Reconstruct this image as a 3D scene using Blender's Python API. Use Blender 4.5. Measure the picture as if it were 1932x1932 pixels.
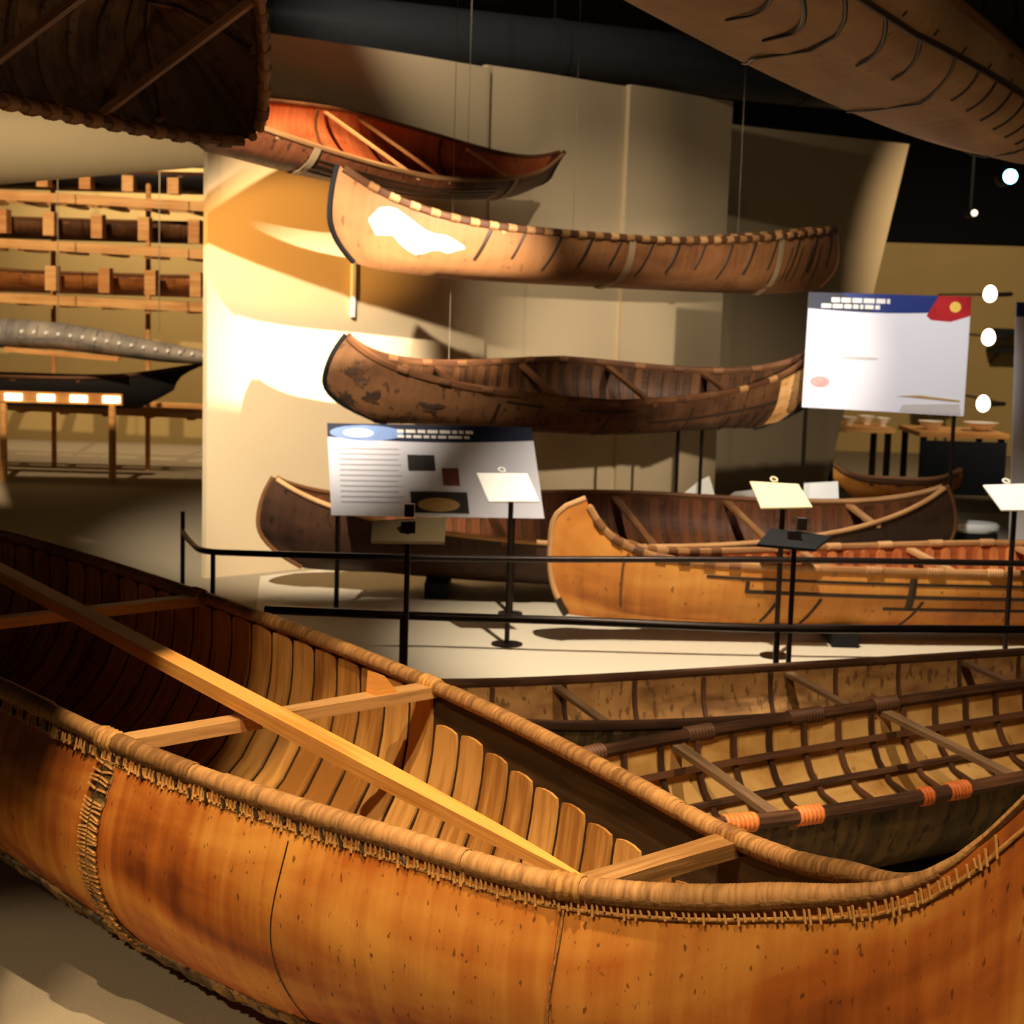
import bpy, math, random
import numpy as np
from mathutils import Vector, Matrix

for o in list(bpy.data.objects):
    bpy.data.objects.remove(o, do_unlink=True)
scene = bpy.context.scene
COL = scene.collection
random.seed(7)
RNG = np.random.default_rng(7)

# ------------------------------------------------------------------ camera
F_PX = 3200.0
PITCH = math.atan(406 / F_PX)
ROLL = math.radians(1.7)
EYE = np.array([0.0, 0.0, 1.55])
_fw = np.array([0, math.cos(PITCH), -math.sin(PITCH)])
_u0 = np.array([0, math.sin(PITCH), math.cos(PITCH)])
_r0 = np.array([1.0, 0, 0])
_rt = math.cos(ROLL) * _r0 + math.sin(ROLL) * _u0
_up = -math.sin(ROLL) * _r0 + math.cos(ROLL) * _u0
cam_d = bpy.data.cameras.new('camera')
cam = bpy.data.objects.new('camera', cam_d)
COL.objects.link(cam)
M = Matrix.Identity(4)
for i in range(3):
    M[i][0] = _rt[i]; M[i][1] = _up[i]; M[i][2] = -_fw[i]; M[i][3] = EYE[i]
cam.matrix_world = M
cam_d.sensor_fit = 'HORIZONTAL'; cam_d.sensor_width = 36.0
cam_d.lens = F_PX / 1932 * 36.0
cam_d.clip_start = 0.05; cam_d.clip_end = 100
cam_d.dof.use_dof = True
cam_d.dof.focus_distance = 3.1
cam_d.dof.aperture_fstop = 9.0
scene.camera = cam


def at(u, v, Y):
    """world point seen at photo pixel (u, v) at distance Y in front of the camera"""
    d = _fw + (u - 966) / F_PX * _rt + (966 - v) / F_PX * _up
    return EYE + d * (Y / d[1])


def atz(u, v, z):
    d = _fw + (u - 966) / F_PX * _rt + (966 - v) / F_PX * _up
    return EYE + d * ((z - EYE[2]) / d[2])


# ------------------------------------------------------------------ world, lamps, exposure
world = bpy.data.worlds.new('world'); scene.world = world
world.use_nodes = True
bg = world.node_tree.nodes['Background']
bg.inputs[0].default_value = (1.0, 0.80, 0.55, 1); bg.inputs[1].default_value = 0.035
vs = scene.view_settings
vs.view_transform = 'Standard'; vs.look = 'None'; vs.gamma = 1; vs.use_curve_mapping = False
vs.exposure = 0.35

WARM = (1.0, 0.77, 0.50)
AMBER = (1.0, 0.50, 0.12)
NEUT = (1.0, 0.88, 0.72)


def spot(loc, target, watts, cone, blend=0.3, color=NEUT, radius=0.03):  # gallery spots and added fill lamps alike, none with a fixture
    d = bpy.data.lights.new('gallery_or_fill_spot', 'SPOT')
    d.energy = watts; d.spot_size = math.radians(cone); d.spot_blend = blend
    d.color = color; d.shadow_soft_size = radius
    o = bpy.data.objects.new('gallery_or_fill_spot', d)
    COL.objects.link(o)
    o.location = loc
    o.rotation_euler = (Vector(target) - Vector(loc)).to_track_quat('-Z', 'Y').to_euler()
    return o


SPOTS = [
    # foreground canoe
    ((-0.74, 1.3, 3.75), (-0.15, 3.2, 0.5), 330, 52, 0.5, WARM),
    ((1.3, 0.6, 3.7), (0.6, 2.5, 0.5), 215, 36, 0.8, WARM),
    ((-1.9, 0.5, 2.6), (-1.25, 2.8, 0.0), 240, 28, 0.4, WARM),  # added fill for the floor and left of the hull
    ((-0.1, 2.4, 3.9), (-0.08, 3.52, 0.4), 520, 29, 0.12, WARM),  # added lamp for the inside, its cone edge ending the lit part
    # partition wall, lower left
    ((2.93, 4.69, 3.24), (-1.12, 9.49, 1.12), 5600, 16, 1.0, NEUT),
    ((-1.5, 5.4, 3.7), (-1.1, 9.4, 0.8), 1700, 32, 0.8, NEUT),  # added fill for the lower wall
    # partition wall, amber on the upper left
    ((-2.3, 6.0, 1.9), (-1.24, 9.4, 1.80), 800, 15, 0.7, AMBER),
    # partition wall, right half
    ((0.9, 7.2, 3.7), (1.0, 11.2, 0.9), 250, 44, 0.8, NEUT),
    ((2.7, 5.6, 1.85), (0.75, 10.9, 0.95), 560, 25, 0.9, NEUT),
    # platform with the yellow canoe
    ((0.5, 5.7, 3.75), (1.4, 7.3, 0.1), 880, 58, 0.6, NEUT),
    # lattice and bark canoes
    ((1.2, 3.4, 3.7), (1.2, 5.0, 0.1), 270, 60, 0.7, WARM),
    # right hand sign
    ((1.6, 6.6, 3.6), (2.1, 9.5, 1.2), 460, 22, 0.6, (1, 0.95, 0.9)),
    # red canoe, bow of the reddish canoe below it
    ((-0.7, 7.7, 4.0), (-1.0, 8.85, 2.3), 620, 30, 0.8, WARM),
    ((-2.7, 5.6, 1.95), (-0.75, 8.5, 1.92), 350, 6, 0.6, NEUT),  # added low lamp out of view, brightens the bow
    # store racks in the left background
    ((-3.4, 9.5, 3.7), (-3.6, 14.0, 0.9), 800, 60, 0.7, WARM),
    ((-3.3, 15.3, 3.9), (-3.3, 16.7, 1.3), 380, 110, 0.8, WARM),  # added behind the racks to brighten the back wall
    # canvas baffle and duct
    ((-2.9, 8.6, 0.4), (-2.6, 9.6, 2.3), 90, 80, 0.8, NEUT),  # added unseen uplight for the baffle
    ((-0.6, 8.3, 4.15), (-0.35, 11.0, 3.15), 150, 60, 0.9, NEUT),  # added unseen lamp to bring out the duct
    # display wall in the right background
    ((4.2, 11.5, 3.7), (4.6, 16.5, 0.9), 520, 60, 0.7, WARM),
    # added unseen uplights near the floor, brightening the hulls hung overhead
    ((2.6, 1.2, 0.9), (1.7, 5.5, 2.5), 42, 60, 0.8, WARM),
    ((0.5, 1.0, 0.8), (-1.0, 4.2, 2.3), 22, 50, 0.8, WARM),
]
for s in SPOTS:
    spot(*s)


# ------------------------------------------------------------------ helpers
def tag(o, label=None, cat=None, group=None, kind=None):
    if label: o['label'] = label
    if cat: o['category'] = cat
    if group: o['group'] = group
    if kind: o['kind'] = kind
    return o


def empty(name, loc=(0, 0, 0), rot=(0, 0, 0), label=None, cat=None, group=None):
    o = bpy.data.objects.new(name, None)
    o.empty_display_size = 0.1
    COL.objects.link(o)
    o.location = loc; o.rotation_euler = rot
    return tag(o, label, cat, group)


class MB:
    def __init__(s):
        s.v = []; s.f = []; s.uv = []; s.n = 0; s.mi = []

    def add(s, V, Fc, UV=None, mi=0):
        V = np.asarray(V, float).reshape(-1, 3)
        s.v.append(V)
        if UV is None: UV = V[:, [0, 2]]
        s.uv.append(np.asarray(UV, float).reshape(-1, 2))
        s.f += [tuple(i + s.n for i in f) for f in Fc]
        s.mi += [mi] * len(Fc)
        s.n += len(V)
        return s

    def grid(s, P, UV=None, close=False, flip=False):
        a, b = P.shape[:2]
        Fc = []
        for i in range(a - 1):
            for j in range(b if close else b - 1):
                q = (i * b + j, i * b + (j + 1) % b, (i + 1) * b + (j + 1) % b, (i + 1) * b + j)
                Fc.append(q[::-1] if flip else q)
        return s.add(P.reshape(-1, 3), Fc, None if UV is None else UV.reshape(-1, 2))

    def sweep(s, path, ra, rb=None, n=8, up=(0, 0, 1), caps=True, phase=0.0):
        path = np.asarray(path, float); N = len(path)
        ra = np.broadcast_to(np.asarray(ra, float), (N,)); rb = ra if rb is None else np.broadcast_to(np.asarray(rb, float), (N,))
        T = np.gradient(path, axis=0); T /= np.linalg.norm(T, axis=1)[:, None] + 1e-12
        up = np.broadcast_to(np.asarray(up, float), (N, 3))
        S = np.cross(T, up); l = np.linalg.norm(S, axis=1)[:, None]
        S = np.where(l < 1e-6, np.array([[1.0, 0, 0]]), S / np.maximum(l, 1e-6))
        U = np.cross(S, T)
        a = np.linspace(0, 2 * math.pi, n, endpoint=False) + phase
        P = path[:, None] + ra[:, None, None] * np.cos(a)[None, :, None] * S[:, None] + rb[:, None, None] * np.sin(a)[None, :, None] * U[:, None]
        d = np.concatenate([[0], np.cumsum(np.linalg.norm(np.diff(path, axis=0), axis=1))])
        UV = np.stack([np.broadcast_to(d[:, None], (N, n)), np.broadcast_to((a * 0.03)[None], (N, n))], -1)
        n0 = s.n
        s.grid(P, UV, close=True)
        if caps:
            s.f.append(tuple(n0 + i for i in range(n))[::-1]); s.mi.append(0)
            s.f.append(tuple(n0 + (N - 1) * n + i for i in range(n))); s.mi.append(0)
        return s

    def box(s, c, size, R=None):
        x, y, z = np.array(size) / 2
        V = np.array([(-x, -y, -z), (x, -y, -z), (x, y, -z), (-x, y, -z), (-x, -y, z), (x, -y, z), (x, y, z), (-x, y, z)])
        UV = V[:, [0, 1]] + V[:, [2, 2]]
        if R is not None: V = V @ np.asarray(R).T
        V = V + np.asarray(c, float)
        return s.add(V, [(3, 2, 1, 0), (4, 5, 6, 7), (0, 1, 5, 4), (1, 2, 6, 5), (2, 3, 7, 6), (3, 0, 4, 7)], UV)

    def beam(s, p0, p1, w, h, up=(0, 0, 1), taper=1.0, mid=None):
        """board from p0 to p1, w wide, h high, optional mid width factor"""
        p0 = np.asarray(p0, float); p1 = np.asarray(p1, float)
        k = [0, 1] if mid is None else [0, .25, .5, .75, 1]
        L = np.linalg.norm(p1 - p0); T = (p1 - p0) / L
        S = np.cross(T, np.asarray(up, float)); S /= np.linalg.norm(S) + 1e-9
        U = np.cross(S, T)
        P = []; UV = []
        for q in k:
            f = 1 + (taper - 1) * q
            if mid is not None: f *= 1 + (mid - 1) * math.sin(math.pi * q)
            c = p0 + T * L * q
            a, b = S * w / 2 * f, U * h / 2 * (f if taper != 1 else 1)
            P.append([c - a - b, c + a - b, c + a + b, c - a + b])
            UV.append([(L * q, 0), (L * q, w), (L * q, w + h), (L * q, 2 * w + h)])
        n0 = s.n
        s.grid(np.array(P), np.array(UV), close=True)
        n = len(k)
        s.f.append((n0, n0 + 3, n0 + 2, n0 + 1)[::-1]); s.mi.append(0)
        s.f.append(tuple(n0 + (n - 1) * 4 + i for i in range(4))[::-1]); s.mi.append(0)
        return s

    def cyl(s, p0, p1, r0, r1=None, n=12):
        r1 = r0 if r1 is None else r1
        p0 = np.asarray(p0, float); p1 = np.asarray(p1, float)
        d = p1 - p0
        up = (0, 0, 1) if abs(d[2]) < .9 * np.linalg.norm(d) else (1, 0, 0)
        return s.sweep([p0, p1], [r0, r1], n=n, up=up)

    def mesh(s, name, smooth=True):
        me = bpy.data.meshes.new(name)
        V = np.concatenate(s.v)
        me.from_pydata(V.tolist(), [], s.f)
        uv = np.concatenate(s.uv)
        ul = me.uv_layers.new(name='uv')
        idx = np.empty(len(me.loops), dtype=np.int32); me.loops.foreach_get('vertex_index', idx)
        ul.data.foreach_set('uv', uv[idx].astype(np.float32).ravel())
        me.polygons.foreach_set('use_smooth', [smooth] * len(me.polygons))
        me.update()
        return me

    def build(s, name, mat, parent=None, smooth=True, recalc=True):
        me = s.mesh(name, smooth)
        if recalc:
            import bmesh
            bm = bmesh.new(); bm.from_mesh(me)
            bmesh.ops.recalc_face_normals(bm, faces=bm.faces)
            bm.to_mesh(me); bm.free()
        if smooth:
            try: me.set_sharp_from_angle(angle=math.radians(42))
            except Exception: pass
        o = bpy.data.objects.new(name, me)
        me.materials.append(mat)
        COL.objects.link(o)
        if parent is not None: o.parent = parent
        return o


def copy_tree(o, parent=None):
    c = o.copy(); COL.objects.link(c); c.parent = parent
    for ch in list(o.children): copy_tree(ch, c)
    return c


# ------------------------------------------------------------------ materials
def srgb(r, g, b):
    f = lambda c: c / 12.92 if c <= 0.04045 else ((c + 0.055) / 1.055) ** 2.4
    return (f(r / 255), f(g / 255), f(b / 255), 1)


def nodes(name):
    m = bpy.data.materials.new(name); m.use_nodes = True
    nt = m.node_tree
    return m, nt, nt.nodes, nt.links, nt.nodes['Principled BSDF']


def plain(name, c, rough=0.6, metal=0.0, noise=0.12, scale=8.0, spec=0.3):
    m, nt, N, L, B = nodes(name)
    B.inputs['Roughness'].default_value = rough; B.inputs['Metallic'].default_value = metal
    B.inputs['Specular IOR Level'].default_value = spec
    tc = N.new('ShaderNodeTexCoord'); nz = N.new('ShaderNodeTexNoise')
    nz.inputs['Scale'].default_value = scale; nz.inputs['Detail'].default_value = 5
    L.new(tc.outputs['Object'], nz.inputs['Vector'])
    mx = N.new('ShaderNodeMix'); mx.data_type = 'RGBA'
    a = [max(0, x * (1 - noise)) for x in c[:3]] + [1]; b = [min(1, x * (1 + noise)) for x in c[:3]] + [1]
    mx.inputs[6].default_value = a; mx.inputs[7].default_value = b
    L.new(nz.outputs['Fac'], mx.inputs[0]); L.new(mx.outputs[2], B.inputs['Base Color'])
    return m


def wood(name, c1, c2, scale=(3, 60), rough=0.55, bump=0.15, coord='UV'):
    m, nt, N, L, B = nodes(name)
    B.inputs['Roughness'].default_value = rough; B.inputs['Specular IOR Level'].default_value = 0.25
    tc = N.new('ShaderNodeTexCoord'); mp = N.new('ShaderNodeMapping')
    mp.inputs['Scale'].default_value = (scale[0], scale[1], scale[1])
    L.new(tc.outputs[coord], mp.inputs['Vector'])
    n1 = N.new('ShaderNodeTexNoise'); n1.inputs['Scale'].default_value = 1; n1.inputs['Detail'].default_value = 6
    n1.inputs['Distortion'].default_value = 0.4
    L.new(mp.outputs[0], n1.inputs['Vector'])
    oi = N.new('ShaderNodeObjectInfo')
    n2 = N.new('ShaderNodeTexNoise'); n2.inputs['Scale'].default_value = 4
    L.new(tc.outputs['Object'], n2.inputs['Vector'])
    ad = N.new('ShaderNodeMath'); ad.operation = 'ADD'
    L.new(n1.outputs['Fac'], ad.inputs[0])
    ml = N.new('ShaderNodeMath'); ml.operation = 'MULTIPLY_ADD'; ml.inputs[1].default_value = 0.35; ml.inputs[2].default_value = -0.17
    L.new(oi.outputs['Random'], ml.inputs[0]); L.new(ml.outputs[0], ad.inputs[1])
    ad2 = N.new('ShaderNodeMath'); ad2.operation = 'MULTIPLY_ADD'; ad2.inputs[1].default_value = 0.6; ad2.inputs[2].default_value = -0.3
    L.new(n2.outputs['Fac'], ad2.inputs[0])
    ad3 = N.new('ShaderNodeMath'); ad3.operation = 'ADD'; L.new(ad.outputs[0], ad3.inputs[0]); L.new(ad2.outputs[0], ad3.inputs[1])
    cr = N.new('ShaderNodeValToRGB')
    cr.color_ramp.elements[0].position = 0.3; cr.color_ramp.elements[0].color = c1
    cr.color_ramp.elements[1].position = 0.7; cr.color_ramp.elements[1].color = c2
    L.new(ad3.outputs[0], cr.inputs[0]); L.new(cr.outputs[0], B.inputs['Base Color'])
    bp = N.new('ShaderNodeBump'); bp.inputs['Strength'].default_value = bump; bp.inputs['Distance'].default_value = 0.01
    L.new(n1.outputs['Fac'], bp.inputs['Height']); L.new(bp.outputs[0], B.inputs['Normal'])
    return m


def bark(name, c_lo, c_mid, c_hi, c_spot, patch=2.2, streak=0.35, rough=0.55, spots=0.62, bump=0.25, speck=38):
    """birch bark: cloudy patches, fine streaks round the girth, scattered lenticels"""
    m, nt, N, L, B = nodes(name)
    B.inputs['Roughness'].default_value = rough; B.inputs['Specular IOR Level'].default_value = 0.3
    tc = N.new('ShaderNodeTexCoord')
    def noise(sx, sy, sc, det, dist=0.0):
        mp = N.new('ShaderNodeMapping'); mp.inputs['Scale'].default_value = (sx, sy, 1)
        L.new(tc.outputs['UV'], mp.inputs['Vector'])
        n = N.new('ShaderNodeTexNoise'); n.inputs['Scale'].default_value = sc; n.inputs['Detail'].default_value = det
        n.inputs['Distortion'].default_value = dist
        L.new(mp.outputs[0], n.inputs['Vector'])
        return n
    a = noise(0.55, 1.5, patch, 6, 0.8)
    b = noise(1.0, 0.06, 26, 4, 0.3)
    c = noise(1.0, 0.45, speck, 2)
    sm = N.new('ShaderNodeMath'); sm.operation = 'MULTIPLY_ADD'; sm.inputs[1].default_value = streak; sm.inputs[2].default_value = -streak / 2
    L.new(b.outputs['Fac'], sm.inputs[0])
    ad = N.new('ShaderNodeMath'); ad.operation = 'ADD'; L.new(a.outputs['Fac'], ad.inputs[0]); L.new(sm.outputs[0], ad.inputs[1])
    cr = N.new('ShaderNodeValToRGB'); e = cr.color_ramp.elements
    e[0].position = 0.30; e[0].color = c_lo; e[1].position = 0.68; e[1].color = c_hi
    k = e.new(0.48); k.color = c_mid
    L.new(ad.outputs[0], cr.inputs[0])
    st = N.new('ShaderNodeMapRange'); st.inputs[1].default_value = spots; st.inputs[2].default_value = spots + 0.06
    st.inputs[3].default_value = 0.0; st.inputs[4].default_value = 0.75
    L.new(c.outputs['Fac'], st.inputs[0])
    mx = N.new('ShaderNodeMix'); mx.data_type = 'RGBA'
    L.new(st.outputs[0], mx.inputs[0]); L.new(cr.outputs[0], mx.inputs[6]); mx.inputs[7].default_value = c_spot
    L.new(mx.outputs[2], B.inputs['Base Color'])
    bp = N.new('ShaderNodeBump'); bp.inputs['Strength'].default_value = bump; bp.inputs['Distance'].default_value = 0.01
    L.new(b.outputs['Fac'], bp.inputs['Height']); L.new(bp.outputs[0], B.inputs['Normal'])
    return m


def emit(name, c, strength):
    m, nt, N, L, B = nodes(name)
    B.inputs['Base Color'].default_value = c
    B.inputs['Emission Color'].default_value = c; B.inputs['Emission Strength'].default_value = strength
    return m


MT = dict(
    hero_bark=bark('orange_birch_bark', srgb(116, 54, 18), srgb(178, 96, 32), srgb(216, 146, 62), srgb(80, 42, 18), 3.0, 0.36, 0.5, 0.655, 0.3, 85),
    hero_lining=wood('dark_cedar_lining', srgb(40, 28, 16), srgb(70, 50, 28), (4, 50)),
    hero_rib=wood('cedar_rib', srgb(156, 102, 44), srgb(210, 154, 82), (5, 45), 0.5, 0.2),
    hero_gunwale=wood('lashed_root_gunwale', srgb(122, 84, 44), srgb(190, 138, 80), (90, 10), 0.6, 0.3),
    hero_thwart=wood('worn_thwart_wood', srgb(140, 98, 52), srgb(194, 146, 88), (4, 70)),
    root=wood('spruce_root', srgb(120, 76, 34), srgb(196, 142, 74), (60, 20), 0.6, 0.2),
    gum=plain('black_pine_gum', srgb(50, 36, 22), 0.4, 0, 0.4, 40),
    gum_lumpy=bark('mossy_gum_seam', srgb(44, 34, 20), srgb(92, 70, 38), srgb(160, 118, 62), srgb(40, 28, 18), 14, 0.5, 0.6, 0.56, 0.8),
    pole=wood('fresh_spruce_pole', srgb(204, 126, 48), srgb(236, 164, 80), (3, 60), 0.45, 0.08),
    floor=None,
    wall=plain('canvas_partition', srgb(214, 190, 150), 0.85, 0, 0.06, 1.2),
    black=plain('matt_black', srgb(10, 10, 11), 0.6, 0, 0.1),
    ceiling=plain('black_ceiling', srgb(9, 9, 10), 0.9, 0, 0.1),
    duct=plain('dark_duct_metal', srgb(62, 64, 66), 0.35, 0.3, 0.1),
    iron=plain('dark_bronze_rail', srgb(34, 24, 18), 0.35, 0.5, 0.15),
    white=plain('white_card', srgb(238, 234, 224), 0.6, 0, 0.02),
    cream=plain('cream_card', srgb(228, 212, 170), 0.6, 0, 0.04),
    signwhite=plain('printed_sign_white', srgb(226, 224, 232), 0.45, 0, 0.03, 3),
    navy=plain('printed_navy', srgb(34, 50, 116), 0.45, 0, 0.15, 4),
    navydark=plain('printed_dark_navy', srgb(16, 22, 52), 0.45, 0, 0.15, 4),
    skyblue=plain('printed_pale_blue', srgb(126, 154, 206), 0.45, 0, 0.4, 9),
    red=plain('printed_red', srgb(178, 34, 40), 0.45, 0, 0.4, 20),
    yellow=plain('printed_yellow', srgb(240, 200, 90), 0.45, 0, 0.1, 20),
    printgrey=plain('printed_grey', srgb(196, 188, 184), 0.5, 0, 0.05),
    printpale=plain('printed_pale_text', srgb(208, 205, 210), 0.5, 0, 0.03),
    printpink=plain('printed_pink_wash', srgb(206, 150, 146), 0.5, 0, 0.3, 30),
    printdark=plain('printed_dark_photo', srgb(46, 42, 36), 0.5, 0, 0.6, 40),
    printbrown=plain('printed_brown_photo', srgb(120, 66, 60), 0.5, 0, 0.4, 60),
    printsand=plain('printed_sand_photo', srgb(176, 140, 84), 0.5, 0, 0.3, 40),
    rackwood=wood('rack_timber', srgb(190, 128, 70), srgb(226, 170, 104), (2, 30), 0.6, 0.1, 'Object'),
)

# floor: speckled carpet
def carpet(name, c, s=180):
    m, nt, N, L, B = nodes(name)
    B.inputs['Roughness'].default_value = 0.95; B.inputs['Specular IOR Level'].default_value = 0.1
    tc = N.new('ShaderNodeTexCoord')
    n1 = N.new('ShaderNodeTexNoise'); n1.inputs['Scale'].default_value = s; n1.inputs['Detail'].default_value = 3
    n2 = N.new('ShaderNodeTexNoise'); n2.inputs['Scale'].default_value = 1.3; n2.inputs['Detail'].default_value = 4
    for n in (n1, n2): L.new(tc.outputs['Object'], n.inputs['Vector'])
    mu = N.new('ShaderNodeMath'); mu.operation = 'MULTIPLY_ADD'; mu.inputs[1].default_value = 0.8; mu.inputs[2].default_value = 0.0
    L.new(n1.outputs['Fac'], mu.inputs[0])
    ad = N.new('ShaderNodeMath'); ad.operation = 'MULTIPLY_ADD'; ad.inputs[1].default_value = 0.2
    L.new(n2.outputs['Fac'], ad.inputs[0]); L.new(mu.outputs[0], ad.inputs[2])
    mx = N.new('ShaderNodeMix'); mx.data_type = 'RGBA'
    mx.inputs[6].default_value = [x * 0.72 for x in c[:3]] + [1]; mx.inputs[7].default_value = [min(1, x * 1.28) for x in c[:3]] + [1]
    L.new(ad.outputs[0], mx.inputs[0]); L.new(mx.outputs[2], B.inputs['Base Color'])
    bp = N.new('ShaderNodeBump'); bp.inputs['Strength'].default_value = 0.4; bp.inputs['Distance'].default_value = 0.004
    L.new(n1.outputs['Fac'], bp.inputs['Height']); L.new(bp.outputs[0], B.inputs['Normal'])
    return m
MT['floor'] = carpet('grey_brown_carpet', srgb(150, 136, 112))
MT['platform'] = carpet('pale_platform_carpet', srgb(196, 184, 160))


# ------------------------------------------------------------------ room
def struct(o):
    o['kind'] = 'structure'
    return o


m = MB(); m.box((0, 9, -0.05), (26, 26, 0.1)); struct(m.build('floor', MT['floor'], smooth=False))
m = MB(); m.box((0, 9, 4.3), (26, 26, 0.1)); struct(m.build('ceiling', MT['ceiling'], smooth=False))
# far walls
MT['farwall'] = plain('khaki_wall_paint', srgb(186, 160, 104), 0.85, 0, 0.1, 1.5)
m = MB(); m.box((-5.5, 16.9, 1.35), (9.5, 0.2, 2.7)); struct(m.build('wall_back', MT['farwall'], smooth=False))
m = MB(); m.box((6.5, 18.4, 1.12), (12, 0.2, 2.24)); struct(m.build('wall_right', MT['farwall'], smooth=False))
m = MB(); m.box((0, 19.2, 2.1), (26, 0.2, 4.3)); struct(m.build('wall_far', MT['ceiling'], smooth=False))

# platform carpet under the barrier canoes: a low pale plinth
plat = [(-0.95, 5.95), (6.0, 6.35), (6.0, 12.9), (2.7, 12.9), (-1.35, 9.05)]
m = MB()
V = [(x, y, 0.0) for x, y in plat] + [(x, y, 0.012) for x, y in plat]
n = len(plat)
m.add(V, [tuple(range(n))[::-1], tuple(range(n, 2 * n))] + [(i, (i + 1) % n, n + (i + 1) % n, n + i) for i in range(n)])
struct(m.build('floor_platform', MT['platform'], smooth=False))

# partition of canvas panels, 2.9 m tall, running back to the right
WA = np.array([-1.64, 9.0]); WD = np.array([0.727, 0.686]); WN = np.array([0.686, -0.727])
wall = empty('wall_partition'); wall['kind'] = 'structure'


def panel(s0, s1, off0, off1, z0, z1, wav=0.012, slant=0.0, th=0.04, seed=0, bulge=0.0):
    ns, nz = 25, 15
    S = np.linspace(0, 1, ns); Z = np.linspace(0, 1, nz)
    def surf(d):
        P = np.zeros((ns, nz, 3))
        for i, a in enumerate(S):
            for j, b in enumerate(Z):
                s_ = s0 + (s1 - s0 - slant * (1 - b)) * a
                o = off0 + (off1 - off0) * a + wav * math.sin(7 * a + 3 * b + seed) + bulge * math.sin(math.pi * a) + d
                xy = WA + WD * s_ + WN * o
                P[i, j] = (xy[0], xy[1], z0 + (z1 - z0) * b)
        return P
    m = MB()
    A, Bk = surf(0), surf(-th)
    m.grid(A); m.grid(Bk, flip=True)
    for e in ((A[0], Bk[0]), (A[-1], Bk[-1]), (A[:, 0], Bk[:, 0]), (A[:, -1], Bk[:, -1])):
        m.grid(np.stack([e[0], e[1]], 0))
    return m.build('canvas_panel', MT['wall'], wall, smooth=True)


panel(0, 1.98, 0, 0, 0, 2.90, 0.008, seed=1, bulge=0.03)
panel(1.98, 3.24, -0.03, -0.03, 0, 2.92, 0.01, seed=2)
panel(3.20, 4.27, 0.0, -0.04, 0, 2.93, 0.012, seed=3)
panel(4.4, 7.45, -1.15, -0.75, 0, 2.93, 0.012, slant=0.9, seed=4)

# pale batten fixed upright on the first panel
xy = WA + WD * .934 + WN * .045
MB().box((xy[0], xy[1], 1.86), (.022, .02, .90), np.array([[WD[0], WN[0], 0], [WD[1], WN[1], 0], [0, 0, 1]])).build('batten', MT['white'], wall, smooth=False)

# ventilation duct under the ceiling
m = MB()
d0 = np.array([-2.6, 9.97, 3.15]); d1 = np.array([3.2, 12.75, 3.13])
m.sweep(np.linspace(d0, d1, 20), 0.2, n=28)
duct = empty('ventilation_duct', label='long dark round duct hung under the black ceiling above the canvas partition', cat='duct')
m.build('pipe', MT['duct'], duct)
for k in (0.18, 0.48, 0.78):
    c = d0 + (d1 - d0) * k; t_ = (d1 - d0) / np.linalg.norm(d1 - d0)
    MB().sweep([c - t_ * 0.025, c + t_ * 0.025], 0.207, n=28).build('joint_band', MT['duct'], duct)
    MB().cyl(c + np.array([0, 0, 0.19]), np.array([c[0], c[1], 4.25]), 0.008, n=6).build('hanger_rod', MT['black'], duct)

# pale canvas baffle at the far left
m = MB()
P = np.zeros((14, 10, 3))
near0, near1 = at(-90, 120, 8.0), at(318, 205, 8.4)
far0, far1 = at(-90, 356, 11.2), at(470, 308, 11.2)
for i, a in enumerate(np.linspace(0, 1, 14)):
    for j, b in enumerate(np.linspace(0, 1, 10)):
        p = (near0 * (1 - a) + near1 * a) * (1 - b) + (far0 * (1 - a) + far1 * a) * b
        P[i, j] = p + np.array([0, 0, -0.10 * math.sin(math.pi * b)])
m.grid(P); m.grid(P + np.array([0, 0, 0.015]), flip=True)
MT['sail'] = plain('unbleached_sailcloth', srgb(206, 178, 128), 0.9, 0, 0.06, 2)
tag(m.build('canvas_baffle', MT['sail']), 'pale unbleached canvas baffle slung under the ceiling at left above the racks', 'canvas')


# ------------------------------------------------------------------ canoe engine
def hermite(xk, yk, x):
    xk = np.asarray(xk, float); yk = np.asarray(yk, float); x = np.asarray(x, float)
    g = np.gradient(yk, xk)
    i = np.clip(np.searchsorted(xk, x) - 1, 0, len(xk) - 2)
    h = xk[i + 1] - xk[i]; s = np.clip((x - xk[i]) / h, 0, 1)
    return (2 * s**3 - 3 * s**2 + 1) * yk[i] + (s**3 - 2 * s**2 + s) * h * g[i] + (-2 * s**3 + 3 * s**2) * yk[i + 1] + (s**3 - s**2) * h * g[i + 1]


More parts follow.
